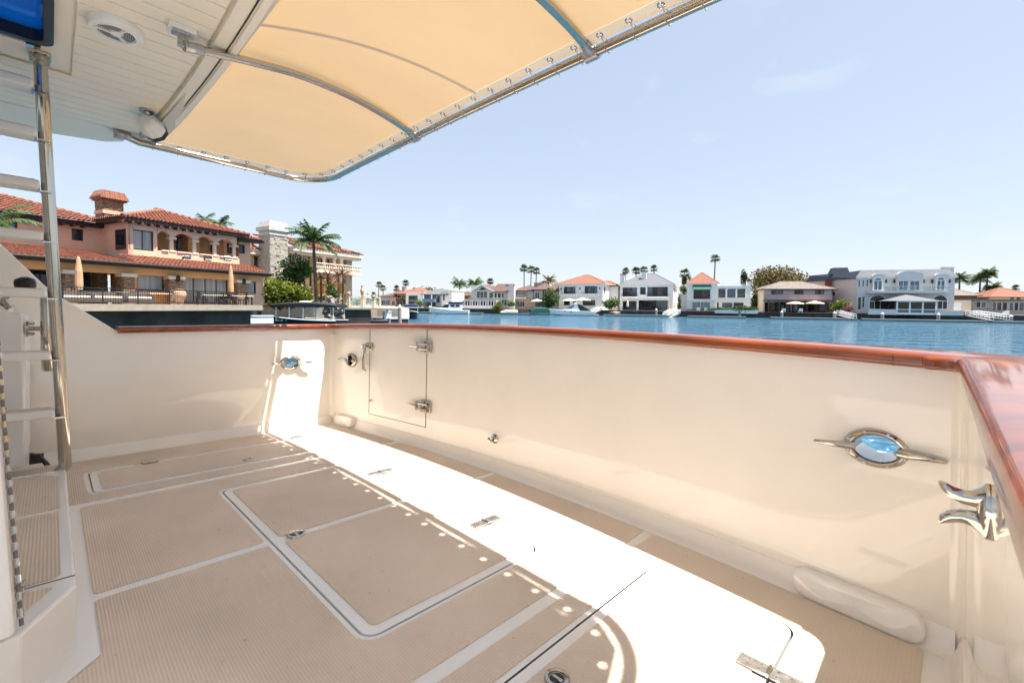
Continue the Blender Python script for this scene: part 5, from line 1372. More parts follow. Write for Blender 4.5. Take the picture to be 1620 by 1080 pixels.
# parasols on the far terraces
def parasol(label, T, X, Y, D, r, m=None, closed=False, base=GZ, group='open cream parasols', hgt=None):
    c = at(*T(X, Y), D); o = tag(empty('parasol', (c.x, c.y, base)), label, 'parasol', group); z = c.z - base
    MB().tube([(0,0,0), (0,0,z)], .05, 8).build('pole', BRN, o)
    if closed: MB().lathe([(r*.9, -z*.62), (r, -z*.45), (r*.8, -z*.2), (r*.35, -.05), (.02, .06)], (0,0,z), n=9).build('canopy', m or CANV, o, smooth=0)
    else: MB().lathe([(r, -.75), (r*.98, -.66), (r*.5, -.3), (.03, 0)], (0,0,z), n=8, cap=False).build('canopy', m or CANV, o, smooth=0)
for a in [('cream parasol in front of the mauve roofed house', z5, 268, 448, 139, 2.0), ('left cream parasol before the orange-roofed white house', z5, 546, 442, 131, 2.2), ('right cream parasol before the orange-roofed white house', z5, 660, 437, 129, 2.3), ('left cream parasol under the brown balcony', z6, 1140, 498, 118.5, 2.3), ('right cream parasol under the brown balcony', z6, 1325, 496, 116.5, 2.2)]: parasol(*a)
parasol('closed tan parasol on the dark glazed porch', z5, 1042, 462, 128, .35, closed=True, group=None)
def armchair(label, px, D, ang, m):
    p = at(px, 480, D); o = tag(empty('armchair', (p.x, p.y, GZ), ang), label, 'chair', 'terrace chairs on the far shore')
    MB().box(-.4, .4, -.4, .4, .3, .5).build('seat', m, o, smooth=0); MB().box(-.4, .4, .32, .42, .5, 1.0).build('backrest', m, o, smooth=0)
    for sx in (-1, 1):
        MB().box(sx*.38-.05, sx*.38+.05, -.4, .4, .5, .68).build('armrest', m, o, smooth=0)
        for sy in (-1, 1): MB().box(sx*.36-.03, sx*.36+.03, sy*.34-.03, sy*.34+.03, 0, .3).build('leg', m, o, smooth=0)
for px, D, lb_ in ((1240, 117, 'pale chair under the left parasol of the brown porch'), (1267, 116, 'pale chair between the two parasols of the brown porch'), (1105, 120, 'left white chair behind the glass screen'), (1117, 119.5, 'right white chair behind the glass screen'), (1592, 103, 'white chair before the glazed pavilion')): armchair(lb_, px, D, rad(160), WHT)
# ------------------------------------------------------------------ near left shore: land, seawall, terrace
STONE = mat('stone_veneer', (.40, .26, .17), .9, col2=(.10, .06, .045), vscale=5, detail=5, stretch=(1, 1, 2.4), bump=.8, bscale=12)
LSTONE = mat('pale_stone', (.50, .46, .39), .9, col2=(.28, .25, .21), vscale=4, detail=5, stretch=(1, 1, 2.5), bump=.6, bscale=10)
IRON = mat('wrought_iron', (.012, .011, .011), .5)
def tiles(slopes, name, m, parent, wu=.27, lv=.42, r=.105):
    """barrel tiles laid on slopes given as (eave left, eave right, top right, top left)"""
    mb = MB()
    for A, B, C, D_ in slopes:
        A, B, C, D_ = map(Vector, (A, B, C, D_))
        U = (B-A).normalized(); V = (D_-A); V = (V - U*V.dot(U)); H_ = V.length; V /= H_; N_ = U.cross(V)
        if N_.z < 0: N_ = -N_
        a1, b0, b1 = (D_-A).dot(U), (B-A).dot(U), (C-A).dot(U)
        rows = max(1, int(H_/lv)); lvv = H_/rows
        for i in range(rows):
            v = (i+.5)/rows; u0, u1 = lerp(0, a1, v), lerp(b0, b1, v)
            n_ = int((u1-u0)/wu)
            for k in range(max(0, n_)):
                u = u0 + (k+.5)*wu + random.uniform(-.012, .012); o = A + U*u + V*(i*lvv - .05) + N_*random.uniform(.0, .014)
                f, b = [], []
                for j in range(4):
                    t = PI*j/3; f.append(o + U*(r*math.cos(t)) + N_*(r*math.sin(t)*.9+.035)); b.append(o + V*(lvv+.06) + U*(r*.85*math.cos(t)) + N_*(r*math.sin(t)*.75))
                mb.q(f[0], f[1], b[1], b[0]); mb.q(f[1], f[2], b[2], b[1]); mb.q(f[2], f[3], b[3], b[2]); mb.q(*f)
    return mb.build(name, m, parent, smooth=0, fix=False, kind='stuff')
def slope_base(slopes, parent, m, name='roof'):
    mb = MB()
    for s in slopes: mb.q(*s)
    return mb.build(name, m, parent, smooth=0, fix=False)
def stone_wall(mb, x0, x1, y0, y1, z0, z1_, hs=.17):
    """random coursed stones standing proud of a core on the front and left faces"""
    z = z0
    while z < z1_-.05:
        hh_ = min(hs*random.uniform(.7, 1.3), z1_-z)
        x = x0
        while x < x1-.03:
            w = min(random.uniform(.18, .5), x1-x); d = random.uniform(.01, .07); mb.box(x+.006, x+w-.006, y0-d, y0+.05, z+.006, z+hh_-.006); x += w
        y = y0
        while y < y1-.03:
            w = min(random.uniform(.18, .5), y1-y); d = random.uniform(.01, .07); mb.box(x0-d, x0+.05, y+.006, y+w-.006, z+.006, z+hh_-.006); y += w
        z += hh_
    mb.box(x0, x1, y0, y1, z0, z1_)
v = House('tuscan_villa', 'large peach villa with terracotta roofs, arched loggia and stone columns at left', z1, 953, 33, -64.5)
TZ = 2.28
def vx(px, py, c):                     # plane local x = c
    d = ray(px, py); dh = Vector((d.x, d.y)); t = (c + v.o.dot(v.e))/dh.dot(v.e); q = dh*t - v.o
    return q.dot(v.n), HC + d.z*t
R = vx(160, 400, 0)[0]
def vz1(X, Y, off=0): v.T = z1; return v.h(X, Y, off)
def vz2(X, Y, off=0): v.T = z2; return v.h(X, Y, off)
xE = vz2(600, 400)[0]                 # right end of the loggia
zE2 = vz2(330, 208, -.6)[1]
zE1 = vz1(300, 288, R-.6)[1]
# upper left wall
v.T = z1
v.block(-260, 756, 200, 560, PEACH, 6, R, wins=[(8, 132, 328, 420, 2, 1, DKF, GLASSB), (533, 620, 385, 472, 2, 1, DKF, GLASS)], base=TZ+2.2, top=zE1+.1)
# bay: return wall and front
v.part('wall', MB().box(-.001, .3, .0, R+.5, TZ+2.2, zE2+.1), PEACH)
ya, za = vx(183.6, 364, 0); yb, zb = vx(199.7, 394, 0)
wn_ = v.part('side_window', MB().box(-.07, -.0, min(ya, yb), max(ya, yb), zb, za), DKF); v.part('pane', MB().box(-.09, -.071, min(ya,yb)+.12, max(ya,yb)-.12, zb+.12, za-.12), GLASS, wn_)
bx1 = vz1(1167, 450)[0]
v.T = z1
v.block(953, 1167, 200, 620, PEACH, 3, 0, wins=[(985, 1142, 396, 545, 2, 1, DKF, CURT)], base=TZ+2.2, top=zE2+.1)
# loggia: parapet, columns, arches, dark back wall
zsill = vz2(330, 425)[1]; zspr = vz2(330, 312)[1]; zcr = vz2(330, 275)[1]
cols = [vz2(X, 380)[0] for X in (-22, 68, 250, 413, 568)]
v.part('wall', MB().box(bx1, xE, 0, .35, TZ+2.2, zsill), PEACH)
mb = MB()
for a, b in zip([bx1-.1]+cols[1:], cols[1:]+[xE]):
    if b-a < .5: continue
    n_ = 12
    for k in range(n_):
        u, w = k/n_, (k+1)/n_; f = lambda t: zspr + (zcr-zspr)*math.sin(PI*t)**.7
        xa_, xb_ = lerp(a+.14, b-.14, u), lerp(a+.14, b-.14, w)
        mb.extr([(xa_,0,f(u)), (xb_,0,f(w)), (xb_,0,zE2+.1), (xa_,0,zE2+.1)], (0,.45,0))
    mb.box(b-.14, b+.14, 0, .45, zspr, zE2+.1)
v.part('arcade', mb, PEACH)
for x in cols[1:]:
    c_o = v.part('column', MB().lathe([(.17, zsill+.12), (.16, zsill+.3), (.14, zspr-.2), (.15, zspr-.18)], (x, .2, 0), n=12), CREAMT, smooth=40)
    v.part('capital', MB().box(x-.26, x+.26, -.06, .46, zspr-.18, zspr-.02), CREAMT, c_o); v.part('column_base', MB().box(x-.24, x+.24, -.04, .44, zsill, zsill+.14), CREAMT, c_o)
for a, b in zip([bx1]+cols[1:], cols[1:]+[xE]):
    if b-a > .8: v.part('sill', MB().box(a+.3, b-.3, -.08, .4, zsill, zsill+.1), CREAMT)
for X0, X1 in ((145, 210), (318, 378), (478, 535)):
    x0, x1, z0, z1_ = (vz2(X0, 445, -.02)[0], vz2(X1, 445, -.02)[0], vz2((X0+X1)/2, 466, -.02)[1], vz2((X0+X1)/2, 425, -.02)[1])
    g_o = v.part('iron_grille', MB().box(x0, x1, -.012, .0, z0, z1_), IRON)
    k = MB()
    for i in range(4): x = lerp(x0+.1, x1-.1, i/3); k.ring([(x+.13*math.cos(t), -.03, (z0+z1_)/2+.16*math.sin(t)) for t in [2*PI*j/8 for j in range(8)]], .02, 4)
    v.part('scroll', k, BRUSH, g_o, kind='stuff')
v.part('wall', MB().box(bx1, xE, 2.2, 2.5, TZ+2.2, zE2), PEACHD); v.part('wall', MB().box(cols[2]+.1, cols[2]+1.0, 1.2, 2.2, zsill-.5, zE2), PEACHD)
for X0, X1, Y0, Y1 in ((95, 240, 290, 420), (370, 400, 330, 400), (500, 556, 330, 410)): v.T = z2; v.surf(X0, X1, Y0, Y1, 2.15, 2, 1, DKF, CURT)
# right end
v.T = z2
v.block(598, 690, 200, 620, PEACH, 5, 1.0, wins=[(590+6, 646, 338, 410, 1, 1, DKF, GLASSB)], base=TZ+2.2, top=vz2(660, 305, 1.0)[1])
xr1 = vz2(690, 400, 1.0)[0]
# upper roofs
T18 = math.tan(rad(19))
A, B = (-22, R-.6, zE1), (vz1(722, 345, R-.6)[0]+1.5, R-.9, zE1)
up1 = [(A, B, (B[0]-4.8, R+4, zE1+4.9*T18), (-22, R+4, zE1+4.9*T18))]
h2_ = 5.0
A2, B2, C2, D2 = (-.6, -.6, zE2), (xE+.6, -.6, zE2), (xE+.6, -.6+2*h2_, zE2), (-.6, -.6+2*h2_, zE2)
R1, R2_ = (-.6+h2_, -.6+h2_, zE2+h2_*T18), (xE+.6-h2_, -.6+h2_, zE2+h2_*T18)
up2 = [(A2, B2, R2_, R1), (D2, A2, R1, R1), (B2, C2, R2_, R2_)]
ze3 = vz2(680, 292, .2)[1]
up3 = [((xE-.3, .1, ze3), (xr1+.9, .1, ze3), (xr1-1.5, 3.4, ze3+3.2*T18), (xE-.3, 3.4, ze3+3.2*T18)), ((xr1+.9, .1, ze3), (xr1+.9, 6, ze3), (xr1-1.5, 3.6, ze3+3.2*T18), (xr1-1.5, 3.4, ze3+3.2*T18))]
r_o = slope_base(up1+up2+up3, v.root, TILE); tiles(up1+up2+up3, 'roof_tile', TILE, r_o)
ev = MB().box(-22, B[0], R-.55, R+.3, zE1-.28, zE1-.03).box(-.55, xE+.55, -.55, .3, zE2-.28, zE2-.03).box(-.55, .2, .3, R-.6, zE2-.279, zE2-.031).box(xE-.2, xr1+.8, .15, 1.2, ze3-.25, ze3-.03)
v.part('eave', ev, DKBR, r_o)
k = MB()
for i in range(46): x = -21 + i*.6; (k.box(x, x+.14, R-.56, R, zE1-.42, zE1-.28) if x < -1 else k.box(x, x+.14, -.56, 0, zE2-.42, zE2-.28) if x < xE else None)
v.part('rafter_tail', k, BRN, r_o, kind='stuff')
rc = MB()
for a, b in ((A2, R1), (R1, R2_), (B2, R2_), (up1[0][1], up1[0][2]), (up1[0][2], up1[0][3])): rc.tube([Vector(a)+Vector((0,0,.05)), Vector(b)+Vector((0,0,.05))], .13, 6)
v.part('ridge_tile', rc, TILEF, r_o)
# chimney of stone
x0, x1, z0, z1_ = vz1(768, 250, R+1.2)[0], vz1(918, 250, R+1.2)[0], vz1(840, 330, R+1.2)[1]-.6, vz1(840, 180, R+1.2)[1]
cm2 = MB(); stone_wall(cm2, x0, x1, R+1.2, R+2.4, z0, z1_, .14); ch = v.part('chimney', cm2, STONE, kind='stuff')
zc1 = vz1(840, 108, R+1.2)[1]
v.part('chimney_band', MB().box(x0-.08, x1+.08, R+1.1, R+2.5, lerp(z0, z1_, .52), lerp(z0, z1_, .64)), PEACH, ch)
v.part('chimney_cap', MB().box(x0-.18, x1+.18, R+1.0, R+2.6, z1_, z1_+.14).loft([[(x0-.3,R+.9,z1_+.14), (x1+.3,R+.9,z1_+.14), (x1+.3,R+2.7,z1_+.14), (x0-.3,R+2.7,z1_+.14)], [(x0-.05,R+1.1,zc1), (x1+.05,R+1.1,zc1), (x1+.05,R+2.5,zc1), (x0-.05,R+2.5,zc1)]]), TILEF, ch)
# lower skirt roof, gutter, beam
zg = vz1(1100, 648, -2.4)[1]
xg1 = vz2(858, 575, -2.4)[0]; xgl = -14.5
st_ = [((xgl, -2.4, zg), (-.6, -2.4, zg), (-.6, R, zg+(R+2.4)*.17), (xgl, R, zg+(R+2.4)*.17)), ((-.6, -2.4, zg), (xg1, -2.4, zg), (xE+1.0, .02, zg+2.4*.30), (-.6, .02, zg+2.4*.30)), ((xg1, -2.4, zg), (xg1, 3, zg), (xg1-1.8, 3, zg+.7), (xE+1.0, .9, zg+2.4*.30))]
r2_o = slope_base(st_, v.root, TILE); tiles(st_, 'roof_tile', TILE, r2_o)
v.part('gutter', MB().tube([(xgl, -2.5, zg-.05), (xg1+.1, -2.5, zg-.05), (xg1+.1, 3, zg-.05)], .09, 8), DKBR, r2_o)
v.part('soffit', MB().box(xgl, xg1, -2.4, -1.2, zg-.25, zg-.06), DKBR, r2_o)
v.part('beam', MB().box(xgl, xg1-.6, -1.75, -1.2, zg-.75, zg-.24), PEACHD)
xw = [vz1(X, 800, -1.75)[0] for X in (470, 565, 905, 990, 1250, 1350)] + [vz2(X, 700, -1.75)[0] for X in (575, 665)]
for a, b in ((xw[0], xw[1]), (xw[2], xw[3]), (xw[4], xw[5]), (xw[6], xw[7])):
    k = MB(); stone_wall(k, a, b, -1.95, -1.2, TZ, zg-.95); so = v.part('stone_column', k, STONE, kind='stuff')
    v.part('capital', MB().box(a-.12, b+.12, -2.08, -1.1, zg-.95, zg-.72), CREAMT, so)
v.T = z1
x0, x1 = xw[3], xw[4]
v.block(990, 1250, 660, 930, PEACHD, 3, -1.4, wins=[(1020, 1222, 708, 846, 1, 1, DKF, CURT)], base=TZ, top=zg-.7)
v.T = z2
v.block(140, 572, 560, 830, PEACHD, .6, -1.2, wins=[(135+8, 510, 585, 806, 4, 1, DKF, CURT)], base=TZ, top=zg-.7)
v.block(668, 800, 560, 830, PEACH, 5, -1.4, wins=[(655+16, 735, 612, 732, 1, 1, DKF, CURT)], base=TZ, top=zg-.2)
v.part('wall', MB().box(xgl, xw[3], 1.8, 2.2, TZ, zg), PEACHD); v.part('ceiling', MB().box(xgl, xw[3], -1.2, 2, zg-.3, zg-.26), BRN)
v.T = z1
for X0, X1 in ((230, 360), (370, 480), (600, 665), (820, 905)): v.surf(X0, X1, 695, 900, 1.75, 2, 1, DKF, GLASSB)
k = MB(); stone_wall(k, vz1(730, 800, .9)[0], vz1(800, 800, .9)[0], .9, 1.7, TZ, zg-.6); v.part('stone_column', k, STONE, kind='stuff')
for X, zz in ((1322, 752),): x, z = vz1(X, zz, -2.1); v.part('wall_lantern', MB().lathe([(.05, -.3), (.13, -.2), (.15, .1), (.02, .25)], (x, -2.12, z), n=6), IRON)
x, z = vz2(637, 632, -2.1); v.part('wall_lantern', MB().lathe([(.05, -.3), (.13, -.2), (.15, .1), (.02, .25)], (x, -2.12, z), n=6), IRON)
x0, x1, z0, z1_ = vz1(1110, 900, -1.5)[0], vz1(1250, 900, -1.5)[0], TZ, vz1(1180, 862, -1.6)[1]
bc = v.part('bar_counter', MB().box(x0-2.2, x1, -2.0, -1.42, z1_-.08, z1_), CREAMT); k = MB()
for i in range(12): x = lerp(x0, x1-.12, i/11); k.box(x, x+.1, -1.62, -1.5, TZ, z1_-.08)
v.part('slat', k, mat('cedar', (.50, .22, .07), .6, var=.2, vscale=3), bc, kind='stuff')
# terrace slab and railing on the seawall
YT = -5.0
ter = MB().box(-30, vz2(770, 840, YT)[0], YT-.25, 14, TZ-.42, TZ)
v.part('terrace', ter, CONCW); v.part('terrace_base', MB().box(-30, vz2(770, 840, YT)[0]-.25, YT+.9, 13.9, -1.6, TZ-.42), DARKW)
xrA, xrB = vz1(440, 880, YT)[0]-9, vz2(672, 760, YT)[0]
zr = TZ+1.0
k = MB().box(xrA, xrB, YT-.03, YT+.03, zr-.05, zr).box(xrA, xrB, YT-.02, YT+.02, TZ+.1, TZ+.14).box(xrA, xrB, YT-.02, YT+.02, zr-.2, zr-.17)
n_ = int((xrB-xrA)/.13)
for i in range(n_): x = xrA + (xrB-xrA)*i/n_; w = .03 if i % 14 == 0 else .009; k.box(x-w, x+w, YT-w, YT+w, TZ, zr)
v.part('railing', k, IRON, kind='stuff')
k = MB()
for i in range(6): x = xrA + 9 + i*2.6; k.box(x, x+.12, -3.6, -3.4, TZ-2.2, TZ-.42)
def vpt(X, Y, T, off): v.T = T; x, z = v.h(X, Y, off); p = v.o + v.e*x + v.n*off; return p.x, p.y
# things on the terrace
TAN = mat('tan_canvas', (.52, .31, .18), .85, var=.1, vscale=4); WICK = mat('grey_wicker', (.10, .085, .08), .9, var=.4, vscale=30); CUSH = mat('pale_cushion', (.60, .52, .44), .9)
def closed_parasol(label, X, Ytop, T, off, r=.33):
    x, y = vpt(X, Ytop, T, off); v.T = T; z = v.h(X, Ytop, off)[1] - TZ; o = tag(empty('parasol', (x, y, TZ)), label, 'parasol', 'closed tan parasols on the villa terrace')
    MB().tube([(0,0,0), (0,0,z)], .04, 8).build('pole', WHT, o); MB().lathe([(r*.9, z*.30), (r, z*.42), (r*.9, z*.7), (r*.45, z*.95), (.03, z)], (0,0,0), n=9).build('canopy', TAN, o, smooth=0)
closed_parasol('closed tan parasol beside the left stone column', 582, 590, z1, -3.6, .2); closed_parasol('closed tan parasol before the curtained glass doors', 532, 505, z2, -3.4, .2)
def sofa(label, X, off, L_, T=z1, cush=True, group='wicker sofas on the villa terrace'):
    x, y = vpt(X, 900, T, off); o = tag(empty('sofa', (x, y, TZ), v.a), label, 'sofa', group)
    MB().box(-L_/2, L_/2, -.4, .4, .08, .34).build('base', WICK, o, smooth=0); MB().box(-L_/2, L_/2, .28, .42, .34, .78).build('backrest', WICK, o, smooth=0)
    for s in (-1, 1): MB().box(s*(L_/2-.1)-.08, s*(L_/2-.1)+.08, -.4, .28, .34, .6).build('armrest', WICK, o, smooth=0)
    if cush: MB().box(-L_/2+.2, L_/2-.2, -.4, .26, .345, .5).build('seat_cushion', CUSH, o, smooth=0, bevel=.04)
sofa('dark wicker sofa at the left end of the villa terrace', 550, -4.0, 1.7); sofa('wicker sofa with pale cushions behind the railing', 760, -3.9, 2.4); sofa('wicker sofa in front of the bar counter', 1010, -3.9, 1.9)
def urn(label, X, off, T):
    x, y = vpt(X, 800, T, off); o = tag(empty('urn', (x, y, TZ)), label, 'urn', 'large urns on the villa terrace')
    MB().lathe([(.18, 0), (.2, .1), (.12, .18), (.3, .4), (.42, .65), (.4, .9), (.24, 1.05), (.2, 1.1), (.3, 1.18), (.28, 1.18)], n=14, o=(0,0,0)).build('pot', mat('pale_terracotta', (.58, .38, .26), .85, var=.15, vscale=6), o, smooth=50)
urn('large terracotta urn left of the curtained glass doors', 1335, -2.9, z1)
def dining(label, X, off):
    x, y = vpt(X, 800, z2, off); o = tag(empty('dining_table', (x, y, TZ), v.a), label, 'table', 'dining tables on the villa terrace')
    MB().box(-.9, .9, -.5, .5, .70, .76).build('tabletop', CREAMT, o, smooth=0)
    for sx in (-1, 1):
        for sy in (-1, 1): MB().box(sx*.8-.04, sx*.8+.04, sy*.4-.04, sy*.4+.04, 0, .7).build('leg', IRON, o, smooth=0)
dining('left dining table on the villa terrace', 375, -3.6); dining('right dining table beside the closed parasol', 600, -3.6)
def dchair(label, X, off, rz):
    x, y = vpt(X, 800, z2, off); o = tag(empty('dining_chair', (x, y, TZ), v.a+rz), label, 'chair', 'dark dining chairs on the villa terrace')
    MB().box(-.24, .24, -.24, .24, .40, .46).build('seat', WICK, o, smooth=0); MB().box(-.24, .24, .2, .26, .46, 1.0).build('backrest', WICK, o, smooth=0)
    for sx in (-1, 1):
        for sy in (-1, 1): MB().box(sx*.21-.025, sx*.21+.025, sy*.21-.025, sy*.21+.025, 0, .4).build('leg', WICK, o, smooth=0)
for X, lb_ in ((305, 'leftmost dark dining chair on the villa terrace'), (438, 'dark dining chair right of the left table'), (495, 'dark dining chair just left of the closed parasol'), (560, 'dark dining chair just right of the closed parasol'), (640, 'rightmost dark dining chair on the villa terrace')): dchair(lb_, X, -3.7, PI/2 if X in (305, 560) else -PI/2)

# ------------------------------------------------------------------ second villa with pale stone chimney
u = House('stone_chimney_villa', 'ochre villa with tall pale stone chimney, tiled roof and balcony columns', z2, 990, 52, -58)
u.T = z2
UZ = 2.0
zE = u.h(1150, 372, -.7)[1]
b = u.block(990, 1475, 360, 800, OCHRE, 9, 0, wins=[(1003, 1048, 400, 478, 2, 2, WHT, GLASS), (1062, 1100, 404, 476, 2, 2, WHT, GLASS), (1110, 1142, 408, 476, 2, 2, WHT, GLASS), (1150, 1175, 412, 500, 1, 2, WHT, GLASS), (1230, 1272, 444, 522, 2, 2, WHT, GLASS), (1305, 1330, 452, 530, 1, 2, WHT, GLASS), (1215, 1290, 640, 790, 1, 1, DKF, GLASS), (1340, 1385, 650, 790, 1, 1, DKF, GLASS), (1405, 1440, 655, 790, 1, 1, DKF, GLASS)], base=UZ, top=zE)
hh_ = 4.6; X0_, X1_ = b[0]-.3, b[1]+1.2
s1 = [((X0_, -1.6, zE), (X1_, -1.6, zE), (X1_-hh_, hh_-1.6, zE+hh_*.33), (X0_, hh_-1.6, zE+hh_*.33)), ((X1_, -1.6, zE), (X1_, 8, zE), (X1_-hh_, 5, zE+hh_*.33), (X1_-hh_, hh_-1.6, zE+hh_*.33))]
ur = slope_base(s1, u.root, TILEF); tiles(s1, 'roof_tile', TILEF, ur, .4, .6, .16)
u.part('cornice', MB().box(X0_, X1_-.05, -1.55, .2, zE-.5, zE-.03).box(X0_, X1_-.25, -1.3, .2, zE-.8, zE-.5), CREAMT, ur)
for X in (1285, 1368, 1425): x = u.h(X, 470, -1.2)[0]; u.part('balcony_column', MB().lathe([(.26, zE-3.6), (.22, zE-3.3), (.2, zE-1.1), (.3, zE-.8)], (x, -1.0, 0), n=10), CREAMT, smooth=40)
zbal = u.h(1320, 545, -1.2)[1]
u.part('balcony', MB().box(u.h(1215, 540, -1.4)[0], X1_-.4, -1.5, 0, zbal-.35, zbal), CREAMT)
k = MB()
for i in range(26): x = lerp(u.h(1215, 540, -1.4)[0], X1_-.5, i/25); k.lathe([(.05, 0), (.1, .25), (.05, .5), (.06, .7)], (x, -1.4, zbal), n=6)
k.box(u.h(1215, 540, -1.4)[0], X1_-.45, -1.5, -1.3, zbal+.7, zbal+.82); u.part('balustrade', k, CREAMT, kind='stuff')
for X in (1250, 1330, 1405):
    x, z = u.h(X, 690, -.15); u.part('arch', MB().lathe([(1.0, 0), (1.0, .2), (.68, .2), (.68, 0)], (x, -.02, z), (0,-1,0), 18), mat('golden_arch', (.68, .42, .12), .8))
k = MB(); stone_wall(k, b[1]-.6, b[1]+.3, -.3, 1, UZ, zE-.8, .3); u.part('stone_quoin', k, LSTONE, kind='stuff')
# chimney tower
x0, x1, z0, z1_ = u.rect(846, 990, 268, 530, -.8)
k = MB(); stone_wall(k, x0, x1, -.8, 1.4, z0-4, z1_, .22); tw = u.part('chimney', k, LSTONE, kind='stuff')
zs_ = [u.h(918, Y, -.8)[1] for Y in (268, 232, 200, 155)]
u.part('chimney_cap', MB().box(x0-.1, x1+.1, -.9, 1.5, z1_, z1_+.18).box(x0, x1, -.8, 1.4, z1_+.18, zs_[1]).box(x0-.2, x1+.2, -1.0, 1.6, zs_[1], zs_[2]).loft([[(x0-.1,-.9,zs_[2]), (x1+.1,-.9,zs_[2]), (x1+.1,1.5,zs_[2]), (x0-.1,1.5,zs_[2])], [(x0+.1,-.7,zs_[3]), (x1-.1,-.7,zs_[3]), (x1-.1,1.3,zs_[3]), (x0+.1,1.3,zs_[3])]]), mat('grey_render', (.52, .50, .47), .85, var=.1, vscale=3), tw)
b2 = u.block(680, 790, 385, 800, OCHRE, 8, 1.6, wins=[(718, 762, 432, 522, 1, 1, DKF, GLASS)], base=UZ)
u.block(784, 850, 385, 800, OCHRE, 8, .8, base=UZ)
s2 = [((b2[0]-.8, .9, b2[3]), (x0+.2, .9, b2[3]), (x0+.2, 4.5, b2[3]+1.5), (b2[0]+1.2, 4.5, b2[3]+1.5)), ((b2[0]+1.6, -.1, b2[3]+.9), (x0+.2, -.1, b2[3]+.9), (x0+.2, 3.5, b2[3]+2.0), (b2[0]+2.6, 3.5, b2[3]+2.0))]
r_o2 = slope_base(s2, u.root, TILEF); tiles(s2, 'roof_tile', TILEF, r_o2, .4, .6, .16)
u.part('cornice', MB().box(b2[0]-.6, x0+.2, .95, 2, b2[3]-.5, b2[3]-.03), CREAMT, r_o2)
u.part('string_course', MB().box(b2[0]+2, b[0]+.2, -.95, 1, u.h(880, 555, -.9)[1], u.h(880, 530, -.9)[1]), CREAMT)
u.part('chimney', MB().lathe([(.35, 0), (.3, .8), (.45, 1.0), (.3, 1.7), (.4, 1.8), (.1, 2.1)], (u.h(1187, 270, 3)[0], 3, zE+hh_*.2), n=10), OCHRE)
# ground under the left houses and their seawall
e_, n2 = v.e, v.n
lg = MB(); o_ = v.o
P = lambda s, t: (o_ + e_*s + n2*t).to_tuple()
pd = lambda px, D: ((px-810)/FPX*D, D, -1.6)
lg.extr([(*P(vz2(770, 840, YT)[0]-.6, 4.0), -1.6), pd(414, 45.8), pd(525, 47.2), pd(548, 49), pd(596, 58), pd(588, 80), pd(520, 150), pd(300, 170), (*P(-60, 90), -1.6), (*P(-60, 14.2), -1.6), (*P(vz2(770, 840, YT)[0]-.6, 14.2), -1.6)], (0,0,1.6+UZ))
lg.build('terrain', CONC, None, smooth=0)['kind'] = 'structure'
# planting between the villas
NV = 'planting between the two villas'
def at_z2(X, Y, D): return at(*z2(X, Y), D)
leafy('leafy_tree', 'round green tree before the pale stone chimney', at_z2(1020, 565, 46), (1.35, 1.2, 1.9), 1500, .15, LF_TREE, UZ, NV, lumps=10)
leafy('leafy_tree', 'small green tree right of the pale stone chimney', at_z2(1112, 525, 47), (.9, .8, 1.3), 700, .14, LF_TREE, UZ, NV, lumps=8)
leafy('shrub', 'bright yellow-green shrub left of the launch', at_z2(860, 745, 42), (2.2, 1.3, 1.5), 2000, .14, LF_YEL, UZ, NV, 'shrub', 9, .06)
leafy('shrub', 'yellow-green shrub above the launch canopy', at_z2(1020, 745, 43), (2.2, 1.3, 1.5), 2000, .14, LF_YEL, UZ, NV, 'shrub', 9, .06)
leafy('shrub', 'dark green shrub behind the yellow-green shrubs', at_z2(870, 665, 45), (2.2, 1.2, 1.3), 1300, .15, LF_TREE, UZ, NV, 'shrub', 8, .06)
leafy('shrub', 'dry bronze shrub right of the launch canopy', at_z2(1120, 735, 44), (1.0, 1.0, 1.3), 500, .14, LF_OLV, UZ, NV, 'shrub', 6, .06)
feather_palm('tall feathery palm before the ochre villa', at_z2(1195, 318, 46), UZ, 26, 3.0, .17, None, -.3, .75)
for X, Y, D, lb_ in ((1310, 575, 49, 'bronze spiky palm under the balcony'), (1255, 605, 48.5, 'small bronze spiky palm left of the golden arch'), (1395, 590, 49.5, 'bronze spiky palm right of the golden arch'), (1432, 572, 50, 'rightmost small bronze palm by the villa corner'), (1340, 665, 48, 'low bronze spiky palm before the arches'), (1170, 560, 48, 'bronze palm beside the tall palm trunk')):
    feather_palm(lb_, at_z2(X, Y, D), UZ, 16, 1.15, .12, 'bronze spiky palms before the ochre villa', 0, .18, LF_DRY)
for X, Y, D, lb_ in ((320, 150, 60, 'left palm top behind the villa roof'), (440, 178, 58, 'right palm top behind the villa roof')): feather_palm(lb_, at_z2(X, Y, D), UZ, 18, 2.0, .2, 'palm tops behind the villa roof', 0, .8)
c = at(-14, 352, 24); feather_palm('palm leaves entering at the left edge behind the ladder', c, UZ-1, 14, 2.0, .15, None, 0, .5)
